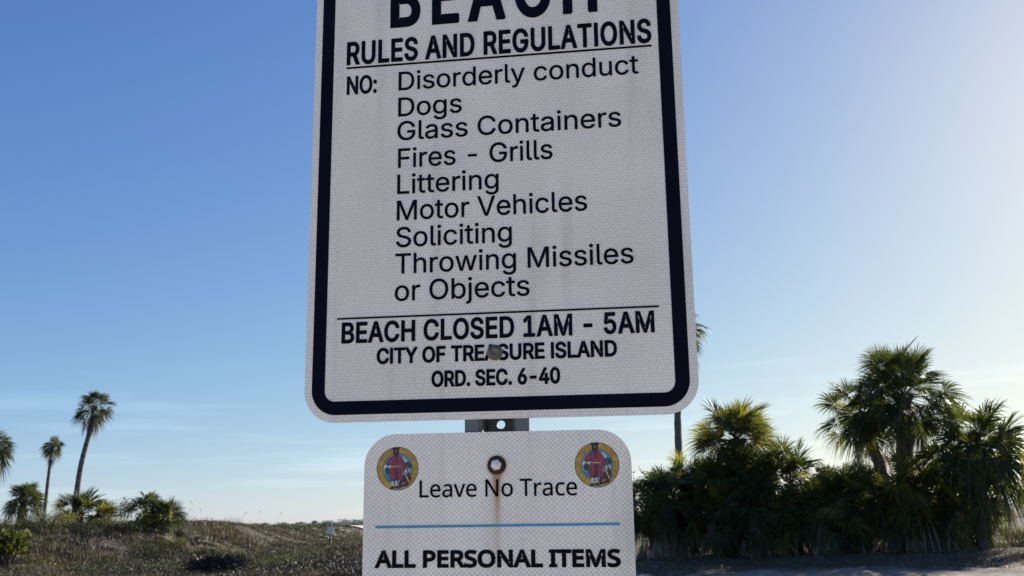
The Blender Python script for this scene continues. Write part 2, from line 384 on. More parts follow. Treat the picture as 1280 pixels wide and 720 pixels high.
def trunk_mesh(path, r0, r1, rng, boots=0):
    """tapered ringed trunk through the path points"""
    P = [Vector(p) for p in path]
    pts = []; rad = []
    for i in range(len(P) - 1):
        k = 14
        for j in range(k):
            t = j / k
            p0 = P[max(i - 1, 0)]; p1 = P[i]; p2 = P[i + 1]; p3 = P[min(i + 2, len(P) - 1)]
            q = .5 * ((2 * p1) + (p2 - p0) * t + (2 * p0 - 5 * p1 + 4 * p2 - p3) * t * t + (3 * p1 - p0 - 3 * p2 + p3) * t ** 3)
            pts.append(q)
    pts.append(P[-1]); n = len(pts)
    for i in range(n):
        t = i / (n - 1); r = r0 + (r1 - r0) * t
        if t < .08: r *= 1 + .25 * (1 - t / .08)
        rad.append(r * (1 + (.05 if i % 2 else -.04) + rng.uniform(-.03, .03)))
    b = MB(); b.tube(pts, rad, n=10)
    return b, pts

def palm(name, label, loc, height, lean=(0, 0), crown=None, cat='palm tree', group=None, seed=1, r0=.19, r1=.15,
         n=34, rad=.75, plen=.95, nl=26, el0=1.35, el1=-.75, droop=.45, dead=8, mats=('palm', 'petiole'), path=None, boots=10, wide=1.0, spread=2.0, deadlen=.9, pw=.018, front=0, yellow=.09):
    rng = random.Random(seed)
    root = empty(name, loc); tag(root, label, cat, group)
    if path is None:
        path = [(0, 0, -.25), (lean[0] * .25, lean[1] * .25, height * .4), (lean[0], lean[1], height)]
    tb, tp = trunk_mesh(path, r0, r1, rng)
    tb.build('trunk', M['trunk'], root, smooth=False)
    top = Vector(path[-1])
    cb = MB()
    for i in range(n):
        t = (i + .5) / n
        el = el0 + (el1 - el0) * (t ** .85) + rng.uniform(-.16, .16)
        az = i * 2.39996 + rng.uniform(-.35, .35)
        dr = droop * (.45 + .9 * t) * rng.uniform(.8, 1.25)
        fan(cb, top + Vector((0, 0, .12 * (1 - t))), az, el, plen * rng.uniform(.5, 1.1) * (wide if el < .8 else 1), rad * rng.uniform(.85, 1.12), nl, spread, dr, rng, mi=0 if rng.random() > yellow else 2, pw=pw)
    for i in range(n // 6):
        fan(cb, top, rng.random() * 6.283, rng.uniform(1.0, 1.5), plen * rng.uniform(.25, .6), rad * .8, nl, spread * .7, droop * .3, rng, pw=pw)
    cb.build('crown', [M[mats[0]], M[mats[1]], M['palm_yellow']], root)
    if boots:
        bb = MB()
        for i in range(boots * 3):
            q = top - Vector((0, 0, .08 + rng.random() * min(1.1, height * .5)))
            az = rng.random() * 6.283; dd = Vector((math.cos(az), math.sin(az), 0))
            # lean of trunk is small near top; boots hug the surface
            p0 = q + dd * (r1 * .7); p1 = p0 + dd * .13 + UP * .22
            bb.tube([p0, (p0 + p1) / 2 + dd * .03, p1], [.035, .03, .014], n=4)
        bb.build('leaf_bases', M['boot'], root)
    if dead:
        db = MB()
        for i in range(dead):
            az = i * 2.39996 * 1.3 + rng.uniform(-.5, .5)
            el = rng.uniform(-1.35, -.85)
            fan(db, top - Vector((0, 0, rng.uniform(.05, .3))), az, el, deadlen * rng.uniform(.5, 1), rad * rng.uniform(.8, 1.05), 14, .75, 1.0, rng, mi=0, pm=0, close=.55)
        for i in range(front):
            fan(db, top - Vector((0, 0, rng.uniform(.0, .5))), -1.57 - R(15) + rng.uniform(-.8, .8), rng.uniform(-.5, -.1), deadlen * rng.uniform(1.4, 2.1), rad * rng.uniform(.8, 1.1), 14, .6, 2.2, rng, mi=0, pm=0, close=.5, bendk=1.6)
        db.build('dead_fronds', M['palm_dead'], root)
    return root

def shrub(name, label, loc, w, h, mat, leaf=.07, n=900, seed=1, cat='shrub', group=None, stems=9, lumps=6, roundleaf=False, depth=None):
    rng = random.Random(seed); root = empty(name, loc); tag(root, label, cat, group)
    depth = depth or w
    L = []
    for i in range(lumps):
        a = rng.random() * 6.283; q = rng.random() ** .5 * .62
        L.append((math.cos(a) * q * w / 2, math.sin(a) * q * depth / 2, h * rng.uniform(.38, .72), rng.uniform(.5, .8)))
    b = MB()
    for i in range(n):
        cx, cy, cz, sc = L[i % lumps]
        d = Vector((rng.gauss(0, 1), rng.gauss(0, 1), rng.gauss(0, 1))).normalized() * (rng.random() ** .4)
        p = Vector((cx + d.x * w * .32 * sc, cy + d.y * depth * .32 * sc, max(.02, cz + d.z * h * .42 * sc)))
        a = Vector((rng.gauss(0, 1), rng.gauss(0, 1), rng.gauss(.3, 1))).normalized(); c = a.cross(Vector((rng.gauss(0, 1), rng.gauss(0, 1), rng.gauss(0, 1)))).normalized()
        s = leaf * rng.uniform(.6, 1.35)
        if roundleaf:
            b.add([tuple(p + (a * math.cos(k * 1.0472) + c * math.sin(k * 1.0472)) * s * .62) for k in range(6)], [(0, 1, 2, 3, 4, 5)])
        else:
            b.add([tuple(p), tuple(p + a * s * .5 + c * s * .2), tuple(p + a * s), tuple(p + a * s * .5 - c * s * .2)], [(0, 1, 2, 3)])
    b.build('foliage', mat, root)
    if stems:
        sb = MB()
        for i in range(stems):
            cx, cy, cz, sc = L[i % lumps]
            k = Vector((cx * .15, cy * .15, -.1)); t = Vector((cx + rng.uniform(-.2, .2) * w, cy + rng.uniform(-.2, .2) * depth, cz + h * .3 * rng.random()))
            sb.tube([k, (k + t) / 2 + Vector((rng.uniform(-.06, .06), rng.uniform(-.06, .06), .05)), t], [.025, .016, .006], n=4)
        sb.build('stems', M['twig'], root)
    return root

def G(az, d, dz=-.03):
    x, y = polar(az, d); return (x, y, gh(x, y) + dz)
def toz(az, d, z):
    """height above the ground of a point at absolute height z"""
    return z - G(az, d)[2]

# ------------------------------------------------------------------ trees
def rel_path(base, pts, d):
    """trunk curve through points given by bearing, distance and absolute height, relative to the base"""
    b = Vector(base); out = [(0, 0, -.3)]
    for az, z in pts:
        x, y = polar(az, d); out.append((x - b.x, y - b.y, z - b.z))
    return out

DUNE = 'sabal palms on the grassy dune'
LOW = 'low palmettos on the dune crest'
base = G(-24.45, 60)
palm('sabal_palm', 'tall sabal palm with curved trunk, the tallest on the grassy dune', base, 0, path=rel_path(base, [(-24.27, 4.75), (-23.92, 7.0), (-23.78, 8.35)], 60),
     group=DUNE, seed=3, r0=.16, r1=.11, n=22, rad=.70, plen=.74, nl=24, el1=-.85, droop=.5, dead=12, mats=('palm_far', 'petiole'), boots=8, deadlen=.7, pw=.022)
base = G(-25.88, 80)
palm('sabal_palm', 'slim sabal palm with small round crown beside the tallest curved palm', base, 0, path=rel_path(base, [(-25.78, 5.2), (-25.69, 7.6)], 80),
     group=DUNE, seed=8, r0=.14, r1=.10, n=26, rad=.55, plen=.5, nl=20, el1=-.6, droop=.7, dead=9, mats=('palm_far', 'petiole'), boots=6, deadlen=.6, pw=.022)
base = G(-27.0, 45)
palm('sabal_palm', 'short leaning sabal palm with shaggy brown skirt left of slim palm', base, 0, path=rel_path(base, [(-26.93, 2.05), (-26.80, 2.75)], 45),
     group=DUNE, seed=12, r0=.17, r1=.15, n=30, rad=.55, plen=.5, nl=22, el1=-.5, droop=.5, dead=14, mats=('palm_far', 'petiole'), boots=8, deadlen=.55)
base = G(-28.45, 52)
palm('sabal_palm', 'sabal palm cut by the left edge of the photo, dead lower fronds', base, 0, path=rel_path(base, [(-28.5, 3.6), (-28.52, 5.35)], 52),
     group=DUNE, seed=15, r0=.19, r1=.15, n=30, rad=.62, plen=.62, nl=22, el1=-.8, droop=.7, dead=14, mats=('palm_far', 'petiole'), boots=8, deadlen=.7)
palm('palmetto', 'broad dark palmetto at the foot of the tall curved palm', G(-24.15, 44), .45, (.05, 0), cat='palmetto', group=LOW, seed=21, r0=.16, r1=.15,
     n=30, rad=.62, plen=.72, nl=22, el1=-.1, droop=.3, dead=5, mats=('palm', 'petiole'), boots=0, wide=1.15)
palm('palmetto', 'rounded lighter green palmetto right of the broad dark one', G(-22.9, 43), .3, (0, 0), cat='palmetto', group=LOW, seed=22, r0=.14, r1=.12,
     n=22, rad=.45, plen=.42, nl=20, el1=-.1, droop=.35, dead=3, mats=('palm_yellow', 'petiole'), boots=0)
palm('palmetto', 'large bushy palmetto standing alone, rightmost on the dune crest', G(-19.95, 42), .6, (.08, 0), cat='palmetto', group=LOW, seed=24, r0=.17, r1=.15,
     n=34, rad=.56, plen=.5, nl=26, el1=-.35, droop=.35, dead=6, mats=('palm_far', 'petiole'), boots=0, wide=1.1)
palm('palmetto', 'small dark palmetto tucked against the large bushy palmetto', G(-20.75, 43), .7, (-.1, 0), cat='palmetto', group=LOW, seed=25, r0=.13, r1=.12,
     n=16, rad=.5, plen=.4, nl=20, el1=-.3, droop=.5, dead=3, mats=('palm', 'petiole'), boots=0)
DS = 'shrubs on the dune crest'
shrub('shrub', 'grey green dome shrub between palmettos on the dune crest', G(-22.0, 44), 1.4, 1.25, M['shrub_dark'], .06, 1500, 31, group=DS)
shrub('shrub', 'yellow green shrub beneath the small dark palmetto', G(-21.0, 41.5), 1.25, .75, M['shrub_yellow'], .06, 1400, 32, group=DS)
shrub('shrub', 'low dark shrub at the right foot of the large bushy palmetto', G(-18.7, 41), 1.1, .9, M['shrub_dark'], .06, 900, 33, group=DS)
shrub('shrub', 'wide olive shrub under the slim palm', G(-25.6, 39.5), 2.6, 1.0, M['shrub_olive'], .06, 1900, 34, group=DS, lumps=9, depth=1.3)
shrub('shrub', 'dark shrub in the hollow below the broad dark palmetto', G(-23.9, 38), 2.1, .85, M['shrub_dark'], .055, 1700, 35, group=DS, lumps=8, depth=1.2)
shrub('shrub', 'dark low shrub in the grass below the large palmetto', G(-20.3, 37), 1.6, .7, M['shrub_dark'], .05, 1200, 36, group=DS, lumps=7, depth=.9)
for az, d, w, h, mt, lab in ((-27.6, 40, 2.2, .9, 'shrub_olive', 'olive shrub on the crest under the palm at the left edge'), (-26.4, 41, 1.6, .75, 'shrub_dark', 'dark shrub at the foot of the short leaning palm'),
                             (-24.9, 41.5, 1.4, .8, 'shrub_yellow', 'yellowish shrub left of the broad dark palmetto'), (-22.9, 40.5, 1.5, .6, 'shrub_olive', 'low olive shrub in front of the lighter green palmetto'),
                             (-21.7, 40, 1.3, .55, 'shrub_dark', 'low dark shrub in front of the grey green dome shrub'), (-19.3, 40, 1.6, .5, 'shrub_olive', 'low olive shrub in front of the large bushy palmetto'),
                             (-17.7, 40, 1.5, .5, 'shrub_olive', 'last olive shrub where the dune crest drops to the flats')):
    shrub('shrub', lab, G(az, d), w, h, M[mt], .055, 1300, int(-az * 10), group=DS, lumps=8, depth=1.0)
shrub('sea_grape', 'yellow green sea grape with round leaves at left edge', G(-27.6, 33), 1.9, 1.25, M['sea_grape'], .085, 800, 37, cat='shrub', roundleaf=True, lumps=13, stems=26)
shrub('brush_pile', 'dead brown brush pile with bleached leaves in the dry grass', G(-17.0, 27), 1.9, .72, M['scrub'], .11, 2200, 38, cat='brush pile', stems=40, lumps=8, depth=1.0)

# row of low shrubs on the far beach line
rng = random.Random(5)
for i, az in enumerate((-17.6, -16.9, -16.35, -15.6, -15.1, -14.45, -13.7, -13.1, -12.55, -11.7, -11.1, -10.2, -9.3, -8.4)):
    d = rng.uniform(128, 150)
    shrub('dune_shrub', 'small dark wind-shaped shrub in the far row before the sea', G(az, d), rng.uniform(1.6, 3.6), rng.uniform(.45, .85), M['shrub_olive' if i % 3 else 'shrub_dark'], .16, 260, 60 + i,
          group='low shrubs along the far beach', stems=0)
shrub('dune_shrub', 'dark shrub beside the small white notice post', G(-11.15, 96), 1.0, .6, M['shrub_dark'], .10, 300, 81, stems=0)

# the thicket on the open sand side
TH = 'palms of the thicket on the right'
PT = 'palmettos filling the thicket on the right'
base = G(9.25, 45)
palm('sabal_palm', 'tall slim sabal palm rising behind the beach rules sign', base, 0, path=rel_path(base, [(9.46, 5.7), (9.93, 8.6), (10.05, 9.75)], 45),
     group=TH, seed=41, r0=.17, r1=.14, n=30, rad=.68, plen=.72, nl=24, el1=-.85, droop=.6, dead=8, boots=8)
base = G(12.6, 27.5)
palm('sabal_palm', 'full round sabal palm with sunlit yellowish fronds above the thicket', base, 0, path=rel_path(base, [(12.55, 1.8), (12.72, 3.25)], 27.5),
     group=TH, seed=42, r0=.20, r1=.17, n=66, rad=.68, plen=.84, nl=36, el1=-1.05, droop=.35, dead=22, mats=('palm', 'petiole'), boots=10, yellow=.6)  # sunlight on the fronds is put into leaf colour by the large yellow share
base = G(21.5, 27)
palm('sabal_palm', 'largest sabal palm with wide dense crown on the right', base, 0, path=rel_path(base, [(21.45, 1.9), (21.9, 4.12)], 27),
     group=TH, seed=43, r0=.24, r1=.18, n=58, rad=.76, plen=1.05, nl=38, el1=-.75, droop=.3, dead=8, boots=14)
base = G(20.5, 27.4)
palm('sabal_palm', 'slanting palm with small crown leaning left out of the largest palm', base, 0, path=rel_path(base, [(20.4, 2.0), (19.65, 3.75)], 27.4),
     group=TH, seed=44, r0=.17, r1=.13, n=26, rad=.70, plen=.75, nl=36, el1=-.8, droop=.4, dead=4, boots=8)
base = G(24.9, 26)
palm('sabal_palm', 'low palm with long arching drooping fronds right of the largest palm', base, 0, path=rel_path(base, [(25.0, 1.6), (25.15, 2.55)], 26),
     group=TH, seed=45, r0=.2, r1=.17, n=42, rad=.82, plen=.95, nl=28, el1=-.6, droop=.75, dead=8, boots=6)
pm = [  # az, dist, height, rad, plen, n, label
    (7.7, 27.2, 1.15, .6, .8, 34, 'dark palmetto half hidden behind the lower sign edge'),
    (8.75, 26.4, 1.45, .62, .85, 34, 'spiky palmetto below the tall slim palm trunk'),
    (9.9, 27.6, 1.60, .6, .8, 32, 'palmetto between the slim trunk and the round sunlit palm'),
    (11.2, 26.2, 0.85, .62, .8, 32, 'shaggy palmetto in front of the round palm, left side'),
    (11.7, 26.9, 1.7, .62, .8, 30, 'palmetto reaching up under the left side of the round palm crown'),
    (13.9, 26.9, 1.75, .62, .8, 30, 'palmetto reaching up under the right side of the round palm crown'),
    (13.3, 26.2, 0.95, .62, .8, 32, 'dark palmetto in front of the round palm, right side'),
    (15.35, 27, 1.70, .68, .95, 36, 'spiky palmetto with arching fronds right of the round sunlit palm'),
    (16.6, 26.2, 1.00, .6, .8, 30, 'low dark palmetto in the middle dip of the thicket'),
    (17.8, 27.3, 1.30, .62, .85, 32, 'palmetto in the gap left of the slanting palm'),
    (19.1, 26.4, 1.10, .6, .8, 30, 'palmetto at the foot of the slanting palm'),
    (20.7, 26.2, 1.05, .6, .8, 30, 'dark palmetto in front of the largest palm trunk'),
    (22.3, 26.2, 1.30, .66, .85, 34, 'palmetto with backlit yellow fronds right of the largest trunk'),
    (23.8, 26.4, 1.25, .66, .85, 34, 'palmetto under the arching drooping fronds'),
]
for i, (az, d, h, r, pl_, nn, lab) in enumerate(pm):
    palm('palmetto', lab, G(az, d), h, (rng.uniform(-.15, .15), rng.uniform(-.1, .1)), cat='palmetto', group=PT, seed=100 + i, r0=.17, r1=.15, n=nn, rad=r, plen=pl_, nl=30,
         el1=-.55, droop=.5, dead=16, mats=('palm_yellow' if i in (12,) else 'palm', 'petiole'), boots=0, wide=1.1, deadlen=.8, front=(4, 0, 3, 5, 2, 2, 6, 5, 4, 2, 4, 3, 4, 2)[i])  # backlight on the one yellow palmetto is painted in as leaf colour
sh = [(8.2, 28.2, 2.4, 2.4, 'dense dark bush at the left end of the thicket'), (10.6, 28.4, 2.6, 2.6, 'dense bush behind the palmettos left of the round palm'),
      (14.4, 28.4, 2.8, 2.0, 'dense bush just right of the round palm'), (17.0, 28.4, 2.8, 2.0, 'dense bush in the middle of the thicket'),
      (19.6, 28.4, 2.4, 2.1, 'dense bush behind the slanting palm'), (22.4, 28.2, 2.8, 2.2, 'dense bush behind the largest palm trunk'), (24.6, 27.8, 2.0, 1.4, 'low bush behind the arching fronds'),
      (9.3, 27.4, 2.2, 1.1, 'low bush under the spiky palmetto by the slim trunk'), (12.4, 26.9, 2.4, 1.2, 'low bush at the foot of the round palm'), (16.0, 26.9, 2.6, 1.2, 'low bush under the arching palmetto right of the round palm'),
      (18.6, 26.9, 2.2, 1.1, 'low bush at the foot of the slanting palm'), (21.4, 26.7, 2.4, 1.1, 'low bush at the foot of the largest palm'), (23.4, 26.9, 1.9, 1.0, 'low bush under the right palmettos'), (12.6, 26.6, 1.8, 2.1, 'upright bush hiding the trunk of the round palm')]
for i, (az, d, w, h, lab) in enumerate(sh):
    shrub('bush', lab, G(az, d), w, h, M['shrub_dark'], .11, 2600, 140 + i, cat='bush', group='dark bushes inside the thicket', lumps=10, depth=1.5)
for i, (az, d, w, h, lab) in enumerate(((26.9, 62, 5, 1.6, 'pale olive bush far behind the drooping fronds'), (28.2, 66, 5, 1.9, 'distant olive bush at the right edge of the photo'),
                                        (26.5, 27, 1.0, .5, 'small weedy shrub at the right end of the thicket'))):
    shrub('shrub', lab, G(az, d), w, h, M['shrub_olive'], .09 if d > 50 else .05, 1800, 160 + i, lumps=9)

# ------------------------------------------------------------------ ground cover (nobody could count it)
def blades(name, mat, n, area, hgt, wid, seed, dens, lean=.35):
    """tufts of thin two-segment blades; dens(x, y) is the chance that a tuft grows there"""
    rng = np.random.default_rng(seed); py = random.Random(seed)
    V = []; k = 0; tries = 0
    az0, az1, d0, d1 = area
    C = []
    while k < n and tries < n * 40:
        tries += 1
        az = py.uniform(az0, az1); d = d0 * (d1 / d0) ** py.random()
        x, y = polar(az, d)
        if py.random() > dens(x, y): continue
        C.append((x, y, gh(x, y), d)); k += 1
    C = np.array(C); per = 9; m = len(C) * per
    c = np.repeat(C, per, 0)
    sp = .10
    px = c[:, 0] + rng.normal(0, sp, m); py_ = c[:, 1] + rng.normal(0, sp, m); pz = c[:, 2] - .03
    big = np.repeat(rng.uniform(.55, 1.3, len(C)), per)
    h = hgt * big * rng.uniform(.6, 1.2, m); a = rng.uniform(0, 6.283, m); ln = np.abs(rng.normal(0, lean, m)) * h
    w = wid * rng.uniform(.6, 1.3, m) * np.clip(c[:, 3] / 32, .8, 3)
    a2 = rng.uniform(0, 6.283, m)
    wx, wy = np.cos(a2) * w, np.sin(a2) * w
    dx, dy = np.cos(a) * ln, np.sin(a) * ln
    b0 = np.stack([px - wx, py_ - wy, pz], 1); b1 = np.stack([px + wx, py_ + wy, pz], 1)
    m0 = np.stack([px - wx * .7 + dx * .35, py_ - wy * .7 + dy * .35, pz + h * .6], 1); m1 = np.stack([px + wx * .7 + dx * .35, py_ + wy * .7 + dy * .35, pz + h * .6], 1)
    t = np.stack([px + dx, py_ + dy, pz + h * .95], 1)
    vs = np.stack([b0, b1, m0, m1, t], 1).reshape(-1, 3)
    base = np.arange(m) * 5
    fq = np.stack([base, base + 1, base + 3, base + 2], 1); ft = np.stack([base + 2, base + 3, base + 4], 1)
    me = bpy.data.meshes.new(name)
    me.vertices.add(len(vs)); me.vertices.foreach_set('co', vs.ravel())
    loops = np.concatenate([fq, ft], 1).ravel()
    me.loops.add(len(loops)); me.loops.foreach_set('vertex_index', loops)
    me.polygons.add(2 * m)
    st = np.stack([np.arange(m) * 7, np.arange(m) * 7 + 4], 1).ravel(); me.polygons.foreach_set('loop_start', st)
    me.materials.append(mat); me.update(calc_edges=True); me.validate()
    o = bpy.data.objects.new(name, me); col.objects.link(o)
    return o
def mounds(name, mat, n, area, size, leaf, per, seed, dens):
    """many low leafy mounds that read as one rough cover"""
    py = random.Random(seed); b = MB(); k = 0
    while k < n:
        x, y = polar(py.uniform(area[0], area[1]), area[2] * (area[3] / area[2]) ** py.random())
        if py.random() > dens(x, y): continue
        k += 1; w = size * py.uniform(.5, 1.6); h = w * py.uniform(.3, .55); z = gh(x, y)
        for i in range(per):
            a = py.random() * 6.283; q = py.random() ** .5; hh = math.sqrt(max(0, 1 - q * q)) * py.uniform(.3, 1.1)
            p = Vector((x + math.cos(a) * q * w, y + math.sin(a) * q * w, z + hh * h))
            u = Vector((py.gauss(0, 1), py.gauss(0, 1), py.gauss(.4, 1))).normalized(); c = u.cross(Vector((py.gauss(0, 1), py.gauss(0, 1), py.gauss(0, 1)))).normalized()
            s = leaf * py.uniform(.6, 1.5)
            b.add([tuple(p), tuple(p + u * s * .5 + c * s * .22), tuple(p + u * s), tuple(p + u * s * .5 - c * s * .22)], [(0, 1, 2, 3)])
    return b.build(name, mat)
def nz2(x, y, s, o): return .5 + .5 * noise.noise(Vector((x * s, y * s, o)))
dune_side = lambda x: 1 - sst(-1.5, 2.5, x)
o = blades('dune_grass', M['grass'], 22000, (-33, -3, 22, 62), .2, .008, 1, lambda x, y: dune_side(x) * sst(.42, .6, nz2(x, y, .33, 3)) * (.25 + .75 * sst(20, 24, y)))
tag(o, 'tan dry grass covering the dune on the left', 'grass', kind='stuff')
o = blades('green_dune_grass', M['grass_green'], 9000, (-33, -3, 29, 75), .19, .008, 2, lambda x, y: dune_side(x) * sst(.45, .7, nz2(x, y, .25, 7)))
tag(o, 'olive green grass patches among the dry dune grass', 'grass', kind='stuff')
o = blades('flat_grass', M['grass_green'], 6000, (-24, -2, 60, 150), .16, .012, 3, lambda x, y: .9)
tag(o, 'low green growth on the flats before the far beach', 'grass', kind='stuff')
o = blades('beach_scrub', M['scrub'], 12000, (-33, -2, 21.5, 50), .17, .014, 4, lambda x, y: dune_side(x) * sst(.38, .6, nz2(x, y, .5, 11)), lean=.9)
tag(o, 'dark brown matted scrub at the foot of the dune', 'ground cover', kind='stuff')
o = blades('sand_weeds', M['grass'], 3200, (4, 33, 21, 30), .11, .008, 5, lambda x, y: .12 + .5 * sst(.5, .75, nz2(x, y, .8, 2)) + (.5 if y > 24 and x > 10 else 0), lean=.7)
tag(o, 'sparse dry weeds on the shaded sand before the thicket', 'weeds', kind='stuff')
o = blades('fallen_debris', M['palm_dead'], 1500, (4, 32, 20, 27.5), .035, .02, 6, lambda x, y: .5, lean=4)
tag(o, 'fallen frond scraps littering the sand at the thicket foot', 'plant litter', kind='stuff')
# tall seed stalks of sea oats standing over the dune
b = MB(); rng = random.Random(77)
for i in range(40):
    az = rng.uniform(-24, -12); d = rng.uniform(30, 60); x, y = polar(az, d); z = gh(x, y); h = rng.uniform(.6, 1.1); a = rng.uniform(-.2, .2)
    b.tube([(x, y, z - .05), (x + a * .4, y, z + h * .6), (x + a, y, z + h)], [.004, .003, .003], n=3)
    b.tube([(x + a, y, z + h - .02), (x + a * 1.5, y, z + h + .12), (x + a * 2.1, y, z + h + .16)], [.006, .011, .003], n=4)
o = b.build('sea_oat_stalks', M['grass']); tag(o, 'thin sea oat seed stalks sticking out of the dune grass', 'grass', kind='stuff')

o = mounds('dark_ground_cover', M['shrub_dark'], 120, (-33, -9, 27, 60), .8, .055, 210, 21, lambda x, y: dune_side(x) * sst(.45, .65, nz2(x, y, .22, 21)))
tag(o, 'dark low growth in patches over the dune grass', 'ground cover', kind='stuff')
o = mounds('olive_ground_cover', M['shrub_olive'], 90, (-33, -9, 28, 90), .7, .055, 150, 22, lambda x, y: dune_side(x) * sst(.45, .65, nz2(x, y, .2, 31)))
tag(o, 'olive low growth in patches over the dune grass', 'ground cover', kind='stuff')
o = mounds('dry_ground_cover', M['scrub'], 190, (-33, -4, 21.5, 45), .5, .05, 200, 23, lambda x, y: dune_side(x) * sst(.4, .6, nz2(x, y, .3, 41)))
tag(o, 'dry brown tangle between the dune grass and the sand', 'ground cover', kind='stuff')

# ------------------------------------------------------------------ signs
SIGN = Matrix.Translation((-0.023026, 1.097911, EYE + 0.107609)) @ Matrix.Rotation(-0.130742, 4, 'Z') @ Matrix.Rotation(0.014295, 4, 'X') @ Matrix.Rotation(0.023828, 4, 'Y')

